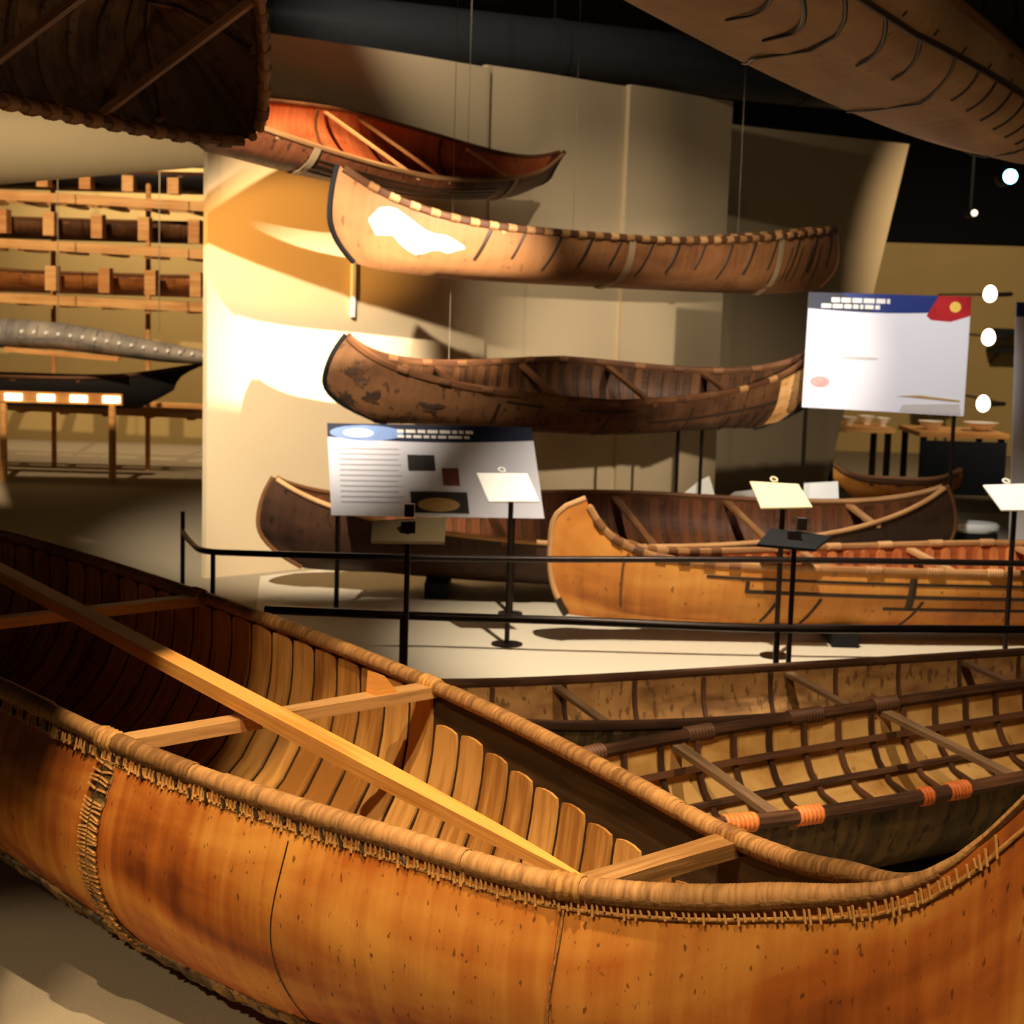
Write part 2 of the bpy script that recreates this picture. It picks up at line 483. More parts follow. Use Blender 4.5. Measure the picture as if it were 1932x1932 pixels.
class Canoe:
    """lines of one canoe: t runs -1..1 along it, h 0..1 from keel to gunwale, side -1 / +1"""
    def __init__(s, **p):
        s.p = p; s.L = p['L']

    def pt(s, t, h, side):
        p = s.p
        t, h, side = np.broadcast_arrays(np.asarray(t, float), np.asarray(h, float), np.asarray(side, float))
        a = np.abs(t)
        k = np.where(t > 0, p.get('kR', p['k']), p['k']); ri = np.where(t > 0, p.get('riseR', p['rise']), p['rise'])
        sh = p['D'] + ri * a**k
        ke = p['rock'] * a**4
        hs = p['hs']
        c = np.where(h < hs, p['c0'] * np.clip(1 - h / hs, 0, 1)**2, p['c1'] * np.clip((h - hs) / (1 - hs), 0, 1)**p.get('c1p', 2))
        x = t * p['L'] / 2 - np.sign(t) * a**8 * c
        w = p['B'] / 2 * np.clip(1 - a**p['p'], 0, 1)**p['q'] + p.get('plate', 0.006)
        n = p['n'] * (1 - a**3) + 1.3 * a**3
        sec = np.clip(1 - np.clip(1 - h, 0, 1)**n, 0, 1)**(1 / n)
        return np.stack([x, side * w * sec, ke + h * (sh - ke)], -1)

    def girth(s, n=15):
        h = np.sin(np.linspace(0, math.pi / 2, n))**1.0
        h = np.concatenate([h[::-1], h[1:]]); sd = np.concatenate([-np.ones(n), np.ones(n - 1)])
        return h, sd

    def normal(s, t, h, side):
        """inward normal"""
        e = 1e-3
        t = np.clip(t, -0.997, 0.997); h_ = np.clip(h, 0.02, 0.985)
        dt = s.pt(t + e, h_, side) - s.pt(t - e, h_, side)
        dh = s.pt(t, h_ + e * 5, side) - s.pt(t, h_ - e * 5, side)
        n = np.cross(dt, dh); n /= np.linalg.norm(n, axis=-1, keepdims=True) + 1e-12
        sg = np.where(np.asarray(side) * n[..., 1] > 0, -1.0, 1.0)
        # near the keel choose upwards
        n = n * sg[..., None]
        n = np.where((np.asarray(h) < 0.03)[..., None], np.array([0, 0, 1.0]), n)
        return n

    def off(s, t, h, side, d):
        t, h, side = np.broadcast_arrays(np.asarray(t, float), np.asarray(h, float), np.asarray(side, float))
        P = s.pt(t, h, side); Q = P + s.normal(t, h, side) * d
        if d > 0:   # never cross the centre plane
            Q[..., 1] = np.where(side * Q[..., 1] < 0.0, 0.0, Q[..., 1])
        return Q

    def shell(s, t0, t1, nt, d=0.0, n=15, top=1.0):
        T = np.linspace(t0, t1, nt)
        h, sd = s.girth(n)
        h = h * top
        P = s.off(T[:, None], h[None], sd[None], d)
        ar = np.concatenate([[0], np.cumsum(np.linalg.norm(np.diff(P[nt // 2], axis=0), axis=1))])
        UV = np.stack([np.broadcast_to(P[:, :1, 0], P.shape[:2]), np.broadcast_to(ar[None], P.shape[:2])], -1)
        return P, UV

    def hull(s, root, mat, nt=64, t0=-1, t1=1, name='hull', d=0.0, n=15, smooth=True):
        P, UV = s.shell(t0, t1, nt, d, n)
        return MB().grid(P, UV).build(name, mat, root, smooth, recalc=False)

    def rib(s, root, mat, t, w, th=0.006, top=0.97, base=0.009, name='rib', n=9, roundtop=True, topn=None):
        h = np.sin(np.linspace(0, math.pi / 2, n))
        tops = (top, top) if topn is None else (topn, top)
        hh = np.concatenate([h[::-1] * tops[0], h[1:] * tops[1]]); sd = np.concatenate([-np.ones(n), np.ones(n - 1)])
        k = np.ones(len(hh))
        if roundtop: k[0] = k[-1] = 0.35; k[1] = k[-2] = 0.92
        dt = w / s.L * k
        rows = []
        for (sg, d) in ((-1, base), (1, base), (1, base + th), (-1, base + th)):
            rows.append(s.off(np.clip(t + sg * dt, -0.99, 0.99), hh, sd, d))
        P = np.stack(rows, 1)
        g = np.concatenate([[0], np.cumsum(np.linalg.norm(np.diff(P[:, 0], axis=0), axis=1))])
        UV = np.stack([np.broadcast_to(g[:, None], P.shape[:2]), np.broadcast_to(np.array([0, w, w, 0])[None] + t * 3, P.shape[:2])], -1)
        m = MB().grid(P, UV, close=True)
        e = len(hh) - 1
        m.f += [(0, 1, 2, 3), (e * 4 + 3, e * 4 + 2, e * 4 + 1, e * 4)]; m.mi += [0, 0]
        return m.build(name, mat, root)

    def gunwale_path(s, side, t0=-0.985, t1=0.985, n=60, up=0.0, inn=0.0):
        T = np.linspace(t0, t1, n)
        P = s.pt(T, 1.0, float(side)).copy()
        P[:, 2] += up
        y = P[:, 1] - side * inn
        P[:, 1] = np.where(side * y < 0.004, side * 0.004, y)
        return P

    def gunwale(s, root, mat, side, r=0.016, rb=None, t0=-0.985, t1=0.985, n=60, up=0.004, inn=0.0, name='gunwale', seg=8):
        o = MB().sweep(s.gunwale_path(side, t0, t1, n, up, inn), r, rb or r, n=seg).build(name, mat, root)
        if name == 'gunwale': s.gw = dict(getattr(s, 'gw', {})); s.gw[side] = o
        return o

    def thwart(s, root, mat, t, w=0.05, h=0.018, drop=0.02, mid=0.8, name='thwart', skew=0.0):
        a = s.pt(t + skew, 1.0, -1.0); b = s.pt(t, 1.0, 1.0)
        a = a + (0, 0, -drop); b = b + (0, 0, -drop)
        return MB().beam(a, b, w, h, mid=mid).build(name, mat, root)

    def seam(s, root, mat, t, h0, h1, side, r=0.006, name='seam', lean=0.0, n=9, flat=0.5):
        h = np.linspace(h0, h1, n); tt = t + lean * (h - h0)
        P = s.off(tt, h, float(side), -0.001)
        N = -s.normal(tt, h, np.full(n, float(side)))
        return MB().sweep(P, r, r * flat, n=6, up=N).build(name, mat, root)

    def runline(s, root, mat, t0, t1, h0, h1, side, r=0.006, name='seam', n=30, flat=0.5):
        t = np.linspace(t0, t1, n); h = np.linspace(h0, h1, n)
        P = s.off(t, h, float(side), -0.001); N = -s.normal(t, h, np.full(n, float(side)))
        return MB().sweep(P, r, r * flat, n=6, up=N).build(name, mat, root)

    def stem(s, root, mat, end, r=0.012, h0=0.0, h1=1.0, name='stem_band', n=16):
        h = np.linspace(h0, h1, n)
        P = s.pt(float(end), h, 1.0).copy(); P[:, 1] = 0
        return MB().sweep(P, r, r, n=8, up=(0, 1, 0)).build(name, mat, root)

    def wraps(s, root, mat, side, t0, t1, r, name='root_lashing', up=0.004, inn=0.0, pitch=0.012):
        L_ = abs(t1 - t0) * s.L / 2
        k = max(2, int(L_ / pitch)); n = k * 2 + 1
        P = s.gunwale_path(side, t0, t1, n, up, inn)
        rr = np.where(np.arange(n) % 2 == 0, r * 0.93, r * 1.07)
        return MB().sweep(P, rr, rr, n=9).build(name, mat, getattr(s, 'gw', {}).get(side, root))

    def stitches(s, root, mat, side, t0, t1, h0, h1, step=0.02, r=0.003, name='stitching', lean=0.006, rnd=0.3):
        m = MB(); L_ = abs(t1 - t0) * s.L / 2; k = int(L_ / step)
        for i in range(k):
            t = t0 + (t1 - t0) * (i + RNG.uniform(-rnd, rnd)) / k
            ha, hb = h0 + RNG.uniform(-.01, .01), h1 + RNG.uniform(-.012, .012)
            tt = np.array([t, t + lean, t + lean * 2]); hh = np.array([ha, (ha + hb) / 2, hb])
            P = s.off(tt, hh, float(side), -0.004)
            m.sweep(P, r, r, n=4)
        o = m.build(name, mat, root); o['kind'] = 'stuff'
        return o


class HeroCanoe(Canoe):
    SK = [0, .25, .5, .8, 1.2, 1.8, 2.5, 3.3, 4.2, 4.9, 5.5, 5.9, 6.2, 6.45]
    W = [.006, .021, .105, .213, .314, .427, .466, .487, .445, .34, .21, .11, .022, .006]
    Z = [.983, .699, .611, .561, .568, .592, .63, .657, .69, .71, .73, .76, .84, 1.0]
    KS = [0, .3, .8, 1.5, 2.0, 2.5, 3.3, 4.2, 5.5, 6.2, 6.45]
    KZ = [.14, .07, .03, .02, .05, .09, .13, .16, .2, .26, .34]
    def __init__(s):
        s.L = 6.45; s.p = {}

    def pt(s, t, h, side):
        t, h, side = np.broadcast_arrays(np.asarray(t, float), np.asarray(h, float), np.asarray(side, float))
        S = (1 - t) / 2 * s.L
        w = np.maximum(hermite(s.SK, s.W, S), 0.005)
        z = hermite(s.SK, s.Z, S); k = hermite(s.KS, s.KZ, S)
        e = np.clip(np.abs(t), 0, 1)**3
        n0 = np.where(side > 0, 2.3, 3.0)
        n = n0 * (1 - e) + 1.4 * e
        sec = np.clip(1 - np.clip(1 - h, 0, 1)**n, 0, 1)**(1 / n)
        bul = np.where(side > 0, 0.015, 0.075) * np.sin(math.pi * h) * np.clip(w / .45, 0, 1)
        x = -S + np.sign(-t) * np.abs(t)**14 * 0.35 * np.clip(1 - h / .5, 0, 1)**2
        return np.stack([x, side * (w * sec + bul), k + h * (z - k)], -1)


def t_of(S): return 1 - 2 * S / 6.45


# ------------------------------------------------------------------ foreground canoe
H = HeroCanoe()
hero = empty('birchbark_canoe', (0.835, 2.315, 0.0), (0, 0, -0.8251),
             'large orange birchbark canoe in the foreground with root-lashed gunwales', 'canoe')
seams = [0.0, 0.83, 1.95, 3.25, 4.5, 6.45]
for i in range(5):
    a, b = seams[i], seams[i + 1]
    H.hull(hero, MT['hero_bark'], int(14 + 26 * (b - a)), t_of(b + (0.015 if i < 4 else 0)), t_of(a), 'bark_panel', 0.0 if i % 2 else 0.0015, n=22)
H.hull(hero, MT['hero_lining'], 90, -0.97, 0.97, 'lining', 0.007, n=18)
# ribs: broad cedar strips, their tips rounded and shorter towards the bow
S = 0.42
while S < 6.1:
    far = 0.965 if S > 1.95 else (0.70 + 0.16 * (S - 0.4) / 1.55 + random.uniform(-0.012, 0.012))
    H.rib(hero, MT['hero_rib'], t_of(S), 0.088, 0.007, far, 0.0085, n=11, roundtop=True, topn=0.90)
    S += 0.106
# gunwales
for sd in (-1, 1):
    SS = np.linspace(6.25, 0.16, 120); rr = np.interp(SS, [.16, .5, 5.9, 6.25], [.006, .0205 if sd < 0 else .0185, .0205 if sd < 0 else .0185, .006])
    P = H.gunwale_path(sd, t_of(6.25), t_of(0.16), 120, 0.0, 0.006)
    H.gw = dict(getattr(H, 'gw', {})); H.gw[sd] = MB().sweep(P, rr, rr, n=10).build('gunwale', MT['hero_gunwale'], hero)
# rim along the rising bow
T_ = np.linspace(t_of(.34), t_of(0.0), 24); P = H.pt(T_, 1.0, 1.0).copy(); P[:, 1] = 0
MB().sweep(P, np.linspace(.012, .016, 24), .008, n=8).build('bow_rim', MT['hero_gunwale'], hero)
# near gunwale wrapped in long runs of root, the far one in shorter runs
def hwrap(sd, a, b, r, pitch, amp):
    n = max(5, int((b - a) / pitch) * 2 + 1)
    P = H.gunwale_path(sd, t_of(b), t_of(a), n, 0.0, 0.006)
    SS = np.linspace(b, a, n); rr = r * np.interp(SS, [.16, .5, 9], [.3, 1, 1]) * np.where(np.arange(n) % 2 == 0, 1 - amp, 1 + amp) * RNG.uniform(1 - amp * .5, 1 + amp * .5, n)
    MB().sweep(P, rr, rr, n=9).build('root_lashing', MT['hero_gunwale'], H.gw[sd])
for (a, b) in ((0.24, 0.79), (0.80, 1.02), (1.03, 1.62), (1.70, 1.98), (2.22, 2.75), (2.8, 3.5), (3.6, 4.4)):
    hwrap(-1, a, b, .0232, .0062, .02)
for (a, b) in ((0.24, 0.62), (0.66, 0.98), (1.0, 1.9), (1.94, 2.74)):
    hwrap(1, a, b, .0205, .02, .008)
H.stitches(hero, MT['root'], -1, t_of(5), t_of(0.14), 0.972, 0.932, 0.011, 0.0028, lean=0.0009)
H.stitches(hero, MT['gum'], -1, t_of(2.6), t_of(1.1), 0.965, 0.94, 0.05, 0.0042, lean=0.002)
H.runline(hero, MT['root'], t_of(4.6), t_of(0.1), 0.936, 0.936, -1, 0.0036, 'edge_cord', 60)
# stitched and gummed seams
def hero_seam(S, w, mat, st=True, h0=0.03, h1=0.94):
    n = 40
    h = np.linspace(h0, h1, n); t = np.full(n, t_of(S)) + 0.002 * np.sin(h * 9)
    P = H.off(t, h, -1.0, -0.002); Nn = -H.normal(t, h, np.full(n, -1.0))
    r = w * (0.8 + 0.35 * RNG.random(n))
    sm_ = MB().sweep(P, r, min(0.006, w * .7) * (1 + .6 * RNG.random(n)), n=8, up=Nn).build('gummed_seam', mat, hero)
    if st:
        m = MB()
        for k in range(60):
            if RNG.random() < .35: continue
            hh = h0 + (h1 - h0) * k / 60
            for sg in (-1, 1):
                tt = np.array([t_of(S) + sg * 0.001, t_of(S) + sg * w / 6.45 * 2.3])
                m.sweep(H.off(tt, np.array([hh, hh + RNG.uniform(-.012, .012)]), -1.0, -0.009), 0.0035, n=4)
        o = m.build('stitching', MT['root'], sm_); o['kind'] = 'stuff'
hero_seam(1.95, 0.027, MT['gum_lumpy'])
hero_seam(0.83, 0.0022, MT['hero_gunwale'], False, 0.0, 0.93)
hero_seam(1.42, 0.0012, MT['gum'], False, 0.1, 0.9)
hero_seam(3.25, 0.02, MT['gum_lumpy'])
# lumpy gummed seam along the bilge
n = 220
tt = np.linspace(t_of(2.7), t_of(0.7), n); hh = 0.20 + 0.025 * np.sin(np.linspace(0, 9, n))
P = H.off(tt, hh, -1.0, -0.002); Nn = -H.normal(tt, hh, np.full(n, -1.0))
MB().sweep(P, 0.024 + 0.016 * RNG.random(n), 0.006 + 0.010 * RNG.random(n), n=9, up=Nn).build('bilge_seam', MT['gum_lumpy'], hero)
# thwarts
def hero_thwart(S, w, h):
    a = H.pt(t_of(S), 1.0, -1.0) + (0, 0.01, -0.012); b = H.pt(t_of(S), 1.0, 1.0) + (0, -0.01, -0.012)
    return MB().beam(a, b, w, h, mid=0.85).build('thwart', MT['hero_thwart'], hero)
hero_thwart(0.83, 0.062, 0.03); th2 = hero_thwart(1.98, 0.06, 0.028); hero_thwart(3.10, 0.055, 0.028); hero_thwart(4.3, 0.055, 0.028)
# lashings at the thwart ends
for S_ in (0.83, 1.98, 3.10):
    for sd in (-1, 1):
        H.wraps(hero, MT['root'], sd, t_of(S_ + 0.03), t_of(S_ - 0.03), 0.0255 if sd < 0 else 0.0228, 'thwart_lashing', 0.0, 0.006, 0.012)
# small yellow chock standing on the middle thwart
c = H.pt(t_of(1.98), 1.0, 1.0) * 0.82 + H.pt(t_of(1.98), 1.0, -1.0) * 0.18
m = MB()
V = [(-.02, -.03, 0), (.02, -.03, 0), (.02, .035, 0), (-.02, .035, 0), (-.018, -.028, .055), (.018, -.028, .055), (.018, -.005, .045), (-.018, -.005, .045)]
m.add(np.array(V) + c + (0, 0, 0.002), [(3, 2, 1, 0), (4, 5, 6, 7), (0, 1, 5, 4), (1, 2, 6, 5), (2, 3, 7, 6), (3, 0, 4, 7)])
chock = m.build('wooden_chock', MT['pole'], th2, smooth=False)
# cradle under the far end
cr = empty('canoe_cradle', label='low dark timber cradle on the floor under the left of the foreground canoe', cat='cradle')
c0 = np.array([0.835, 2.315]) + np.array([-0.679, 0.735]) * 4.3
R = np.array([[math.cos(-.8251), -math.sin(-.8251), 0], [math.sin(-.8251), math.cos(-.8251), 0], [0, 0, 1]])
MB().box((c0[0], c0[1], 0.02), (0.12, 0.7, 0.04), R).build('base', MT['black'], cr, smooth=False)
MB().box((c0[0], c0[1], 0.095), (0.08, 0.5, 0.11), R).build('bearer', MT['black'], cr, smooth=False)

# long pole laid slantwise in the canoe
p_end = np.array([0.135, 2.86, 0.545]); p_mid = np.array([-0.556, 3.66, 0.635]); p_top = p_mid + (p_mid - p_end) * 1.62
k = np.linspace(0, 1, 24)
path = p_end + (p_top - p_end) * k[:, None]
wd = np.interp(k, [0, .06, .2, .6, 1], [.006, .016, .026, .026, .02]); ht = np.interp(k, [0, .1, .3, 1], [.008, .014, .017, .015])
pole = MB().sweep(path, wd * 1.42, ht * 1.42, n=4, phase=math.pi / 4).build('wooden_pole', MT['pole'])
tag(pole, 'long pale squared pole with a tapered tip lying slantwise in the orange canoe', 'pole')


# ------------------------------------------------------------------ other canoes
def place(name, p, label, group=None):
    return empty(name, (p['x'], p['y'], p['z']), (p.get('roll', 0), p.get('pitch', 0), p['yaw']), label, 'canoe', group)


def scaled(p, k):
    """same view of a canoe from the camera, k times larger and farther"""
    q = dict(p)
    for a in ('L', 'B', 'D', 'rise', 'riseR', 'rock', 'c0', 'c1'):
        if a in q: q[a] = q[a] * k
    q['x'] = p['x'] * k; q['y'] = p['y'] * k; q['z'] = EYE[2] + (p['z'] - EYE[2]) * k
    return q


# --- hung at mid height: brown bark canoe with painted patches
mid = dict(rise=.2177, k=4.2253, p=1.3059, q=1.1984, rock=0.0, n=2.65, hs=.5, c0=.3641, c1=.0848, x=.3532, y=9.3, z=.856, yaw=.4083, L=2.9634, B=.6741, D=.2628, roll=.2967, pitch=.0145)
C2 = Canoe(**mid)
r2 = place('birchbark_canoe', mid, 'dark brown bark canoe with painted patches hung low in front of the pale partition')
MT['brown_bark'] = bark('brown_bark', srgb(58, 34, 19), srgb(88, 56, 32), srgb(112, 76, 44), srgb(36, 24, 15), 3.0, 0.3, 0.6, 0.60)
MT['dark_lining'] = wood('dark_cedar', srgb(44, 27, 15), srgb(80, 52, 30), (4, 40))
MT['dark_rib'] = wood('dark_cedar_rib', srgb(60, 36, 20), srgb(104, 66, 36), (4, 40))
MT['brown_rim'] = wood('brown_rim_wood', srgb(82, 50, 28), srgb(130, 86, 50), (3, 40))
MT['pale_rim'] = wood('pale_rim_wood', srgb(150, 104, 62), srgb(206, 156, 102), (3, 40))
MT['pale_bark'] = bark('pale_bark_patch', srgb(170, 116, 62), srgb(206, 150, 88), srgb(222, 172, 110), srgb(110, 70, 40), 3, .3, .6)
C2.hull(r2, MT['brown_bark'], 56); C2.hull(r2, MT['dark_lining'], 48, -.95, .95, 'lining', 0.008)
for t in np.arange(-.8, .81, .055): C2.rib(r2, MT['dark_rib'], t, 0.045, 0.006, 0.96, 0.009, n=7)
for sd in (-1, 1):
    C2.gunwale(r2, MT['brown_rim'], sd, 0.013, 0.02)
    for t in np.arange(-.75, .8, .15): C2.wraps(r2, MT['pale_rim'] if sd < 0 and t > .5 else MT['brown_rim'], sd, t - .02, t + .02, 0.02, 'root_lashing')
for t in (-.55, -.18, .18, .55): C2.thwart(r2, MT['brown_rim'], t, 0.04)
for e in (-1, 1): C2.stem(r2, MT['black'], e, 0.013)
for t, a in ((-.42, .03), (-.02, .03), (.36, .02)): C2.seam(r2, MT['gum'], t, .15, .78, -1, 0.008, lean=a)
C2.runline(r2, MT['gum'], 0.18, .80, .52, .55, -1, 0.010, 'side_seam')
C2.runline(r2, MT['gum'], -.12, .1, .80, .82, -1, 0.008, 'side_seam')
C2.runline(r2, MT['gum'], -.38, -.24, .84, .80, -1, 0.008, 'side_seam')
MT['paint_dark'] = bark('dark_leaf_paint', srgb(38, 26, 18), srgb(58, 40, 26), srgb(92, 62, 38), srgb(36, 24, 16), 9, .3, .6)
# painted leaf marks and the pale end patch
def patch(Cn, root, mat, ts, hs, side, name, d=-0.004):
    t, h = np.meshgrid(ts, hs, indexing='ij')
    return MB().grid(Cn.off(t, h, float(side), d), np.stack([t, h], -1)).build(name, mat, root, recalc=False)
def leaf(Cn, root, mat, t, h, side, a, b, name='painted_mark', k=5):
    m = MB()
    for i in range(k):
        an = i * 2 * math.pi / k + RNG.uniform(-.5, .5); a_, b_ = a, b; ln = RNG.uniform(.35, 1.2); a, b = a * ln, b * ln
        c_, s_ = math.cos(an), math.sin(an)
        q = np.linspace(0, 1, 5); wdt = np.array([.15, .8, 1., .6, .05]) * .28
        tt = np.stack([t + (q * c_ - wdt * s_) * a, t + (q * c_ + wdt * s_) * a], 1)
        hh = np.stack([h + (q * s_ + wdt * c_) * b, h + (q * s_ - wdt * c_) * b], 1)
        m.grid(Cn.off(tt, np.clip(hh, .02, .97), float(side), -0.004)); a, b = a_, b_
    return m.build(name, mat, root, recalc=False)
for t, h in ((-.90, .70), (-.83, .42), (-.93, .34), (-.63, .5), (-.70, .22), (-.25, .34), (.0, .3), (.12, .35), (.32, .3), (.45, .28)):
    leaf(C2, r2, MT['paint_dark'], t, h, -1, .05 if t < -.5 else .024, .17 if t < -.5 else .10, k=7)
patch(C2, r2, MT['pale_bark'], np.linspace(.80, .93, 6), np.linspace(.12, .93, 6), -1, 'bark_patch')
for t in (.56, .64, .70, .75): C2.seam(r2, MT['gum'], t, .10, .42, -1, 0.012, lean=.06)

# --- hung above it: long reddish bark canoe
top = dict(rise=.2722, k=4.5442, p=2.2, q=.8, rock=.0655, n=2.4, hs=.5, c0=.1501, c1=.0396, x=.5352, y=9.8, z=1.6164, yaw=.6673, L=3.8114, B=.60, D=.2699, riseR=.1772, pitch=.0106, kR=1.6459)
top['B'] = .5
top = scaled(top, .968)
C1 = Canoe(**top)
r1 = place('birchbark_canoe', top, 'long reddish tan bark canoe hung high with a ragged patch of light painted white at its bow')
MT['red_bark'] = bark('reddish_tan_bark', srgb(112, 70, 40), srgb(142, 93, 54), srgb(160, 110, 66), srgb(92, 56, 32), 2.4, .3, .55, .66)
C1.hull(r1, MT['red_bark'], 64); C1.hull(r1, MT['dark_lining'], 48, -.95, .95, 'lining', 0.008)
for sd in (-1, 1):
    C1.gunwale(r1, MT['brown_rim'], sd, 0.013, 0.02)
    for t in np.arange(-.9, .93, .06): C1.wraps(r1, MT['pale_rim'], sd, t - .014, t + .014, 0.021, 'root_lashing', pitch=.018)
for t in (-.5, 0, .5): C1.thwart(r1, MT['pale_rim'], t, .04)
for e in (-1, 1): C1.stem(r1, MT['black'] if e < 0 else MT['brown_rim'], e, .014)
for i, t in enumerate(np.arange(-.58, .93, .115)):
    C1.seam(r1, MT['gum'], t, .35 + .1 * math.sin(i * 2.1), .93, -1, 0.008 if i % 3 else .011, lean=.06)
for t in (.60, .66, .72, .78, .84): C1.seam(r1, MT['gum'], t, .2, .8, -1, .005, lean=.05)
# ragged lamplight near the bow, painted as a white sheet
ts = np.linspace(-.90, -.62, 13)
MT['painted_bow_light'] = bark('painted_bow_light', srgb(226, 206, 176), srgb(240, 226, 202), srgb(248, 238, 220), srgb(190, 160, 120), 5, .2, .6, .7)
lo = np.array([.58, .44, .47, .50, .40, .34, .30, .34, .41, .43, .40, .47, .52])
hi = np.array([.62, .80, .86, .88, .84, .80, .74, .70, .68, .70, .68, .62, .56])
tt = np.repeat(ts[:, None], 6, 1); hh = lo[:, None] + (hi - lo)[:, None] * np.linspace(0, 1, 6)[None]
MB().grid(C1.off(tt, hh, -1.0, -0.004), np.stack([tt * 2, hh], -1)).build('painted_light_patch', MT['painted_bow_light'], r1, recalc=False)
# webbing straps round the hull
def strap(Cn, root, t, w=0.05, mat=None, r_out=-0.006):
    h, sd = Cn.girth(10)
    rows = [Cn.off(np.full(len(h), t + a), h, sd, r_out) for a in (-w / Cn.L, w / Cn.L)]
    rows2 = [Cn.off(np.full(len(h), t + a), h, sd, r_out - .003) for a in (w / Cn.L, -w / Cn.L)]
    return MB().grid(np.stack(rows + rows2, 1), close=True).build('strap', mat or MT['webbing'], root)
MT['webbing'] = plain('clear_grey_webbing', srgb(168, 140, 104), .5, 0, .1)
for t in (-.05, .62): strap(C1, r1, t, .045)

# --- red lined canoe at the top left, tipped to show its inside
red = dict(rise=.0629, k=2.0062, p=1.4833, q=1.0022, rock=.0292, n=2.4, hs=.5, c0=.4051, c1=-.0299, x=-.8163, y=9.1, z=2.1435, yaw=.8576, L=2.802, B=.8095, D=.2085, roll=.475, pitch=.0352, riseR=.1392, kR=9.98)
C8 = Canoe(**red)
r8 = place('birchbark_canoe', red, 'small bark canoe with a glowing red inside hung tilted above the reddish tan canoe')
MT['darkred_bark'] = bark('dark_red_bark', srgb(66, 34, 20), srgb(104, 56, 32), srgb(136, 78, 46), srgb(40, 24, 16), 3, .5, .5, .6)
MT['red_lining'] = bark('red_inner_bark', srgb(128, 58, 28), srgb(168, 84, 44), srgb(190, 106, 62), srgb(90, 40, 22), 3, .4, .5, .66)
C8.hull(r8, MT['darkred_bark'], 50); C8.hull(r8, MT['red_lining'], 48, -.96, .96, 'lining', 0.008)
for sd in (-1, 1):
    C8.gunwale(r8, MT['pale_rim'] if sd < 0 else MT['brown_rim'], sd, .011, .013)
for t in (-.62, -.05, .12, .62): C8.thwart(r8, MT['pale_rim'], t, .026, .012)
for t in (-.4, -.1, .5): C8.rib(r8, MT['dark_rib'], t, .02, .006, .96, .009, n=7)
for k in range(4): C8.runline(r8, MT['gum'], -.5, .5, .72 - .12 * k, .70 - .12 * k, -1, .007, 'side_seam')
for e in (-1, 1): C8.stem(r8, MT['black'], e, .012)
for t in (-.48, .62): strap(C8, r8, t, .035)

# --- upside-down canoe overhead at the left, open side down towards the viewer
ovl = dict(rise=.155, k=4, p=1.857, q=.8, rock=.05, n=2.2, hs=.5, c0=.2, c1=.1, D=.3, L=4.0, B=.853, x=-1.191, y=3.266, z=2.505, yaw=1.508, pitch=.079, roll=2.489)
C9 = Canoe(**ovl)
r9 = place('birchbark_canoe', ovl, 'dark brown overturned canoe hung overhead at left showing its inside and thwarts')
MT['umber_hull_bark'] = bark('umber_bark', srgb(76, 58, 44), srgb(106, 82, 62), srgb(130, 102, 78), srgb(56, 42, 32), 4, .4, .7, .62)  # the bark's own grey umber, for hull, lining and ribs
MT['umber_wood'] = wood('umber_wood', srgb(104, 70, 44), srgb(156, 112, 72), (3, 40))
C9.hull(r9, MT['umber_hull_bark'], 56); C9.hull(r9, MT['umber_hull_bark'], 48, -.97, .97, 'lining', 0.008)
for t in np.arange(-.85, .86, .075): C9.rib(r9, MT['umber_hull_bark'], t, .035, .006, .97, .009, n=8)
for sd in (-1, 1):
    C9.gunwale(r9, MT['umber_wood'], sd, .014, .018)
    for t in np.arange(-.9, .97, .05): C9.wraps(r9, MT['umber_wood'], sd, t - .012, t + .012, .021, 'root_lashing', pitch=.015)
for t in (-.55, 0.1, .36, .68): C9.thwart(r9, MT['umber_wood'], t, .032, .02)
C9.stem(r9, MT['umber_wood'], 1, .014); C9.stem(r9, MT['umber_wood'], -1, .014)
# bent hoop in the end
hp = [C9.off(.80 + .05 * math.sin(math.pi * (j / 16)), float(np.sin(abs(j - 8) / 8 * math.pi / 2)) * .95, -1.0 if j < 8 else 1.0, .02) for j in range(17)]
MB().sweep(np.array(hp), .009, n=6).build('bent_hoop', MT['umber_wood'], r9)

# --- big pale hull at the upper right seen from below
ovr = dict(rise=.2, k=5, p=2.326, q=.8, rock=.128, n=2.483, hs=.5, c0=.2, c1=.1, L=4.605, x=.689, y=5.146, z=2.329, yaw=.877, B=.784, D=.205, roll=.004, pitch=.15)
C10 = Canoe(**ovr)
r10 = place('birchbark_canoe', ovr, 'pale grey brown bark canoe overhead at upper right seen from below with dark gummed seams')
MT['grey_bark'] = bark('grey_tan_bark', srgb(128, 98, 66), srgb(160, 126, 88), srgb(182, 146, 104), srgb(112, 84, 56), 1.6, .2, .65, .68)
C10.hull(r10, MT['grey_bark'], 70); C10.hull(r10, MT['dark_lining'], 48, -.95, .95, 'lining', .008)
for sd in (-1, 1): C10.gunwale(r10, MT['brown_rim'], sd, .013, .018)
def c10line(pts, r, name='seam'):
    pts = np.array(pts, float); q = np.linspace(0, len(pts) - 1, 12); kx = np.arange(len(pts))
    g = pts[:, 1] * pts[:, 2]                      # signed girth position
    t = np.interp(q, kx, pts[:, 0]); gg = np.interp(q, kx, g); sd = np.where(gg < 0, -1.0, 1.0); h = np.abs(gg)
    MB().sweep(C10.off(t, h, sd, -.002), r, r * .6, n=6).build(name, MT['gum'], r10)
C10.runline(r10, MT['gum'], -.3, .13, .37, .37, -1, .012, 'side_seam', 30)
C10.runline(r10, MT['gum'], .13, .51, .37, .57, -1, .012, 'side_seam', 30)
C10.runline(r10, MT['gum'], .51, .9, .57, .8, -1, .012, 'side_seam', 30)
c10line([(-.13, .10, -1), (-.08, 0, -1)], .006); c10line([(-.12, .2, -1), (.01, 0, -1)], .008)
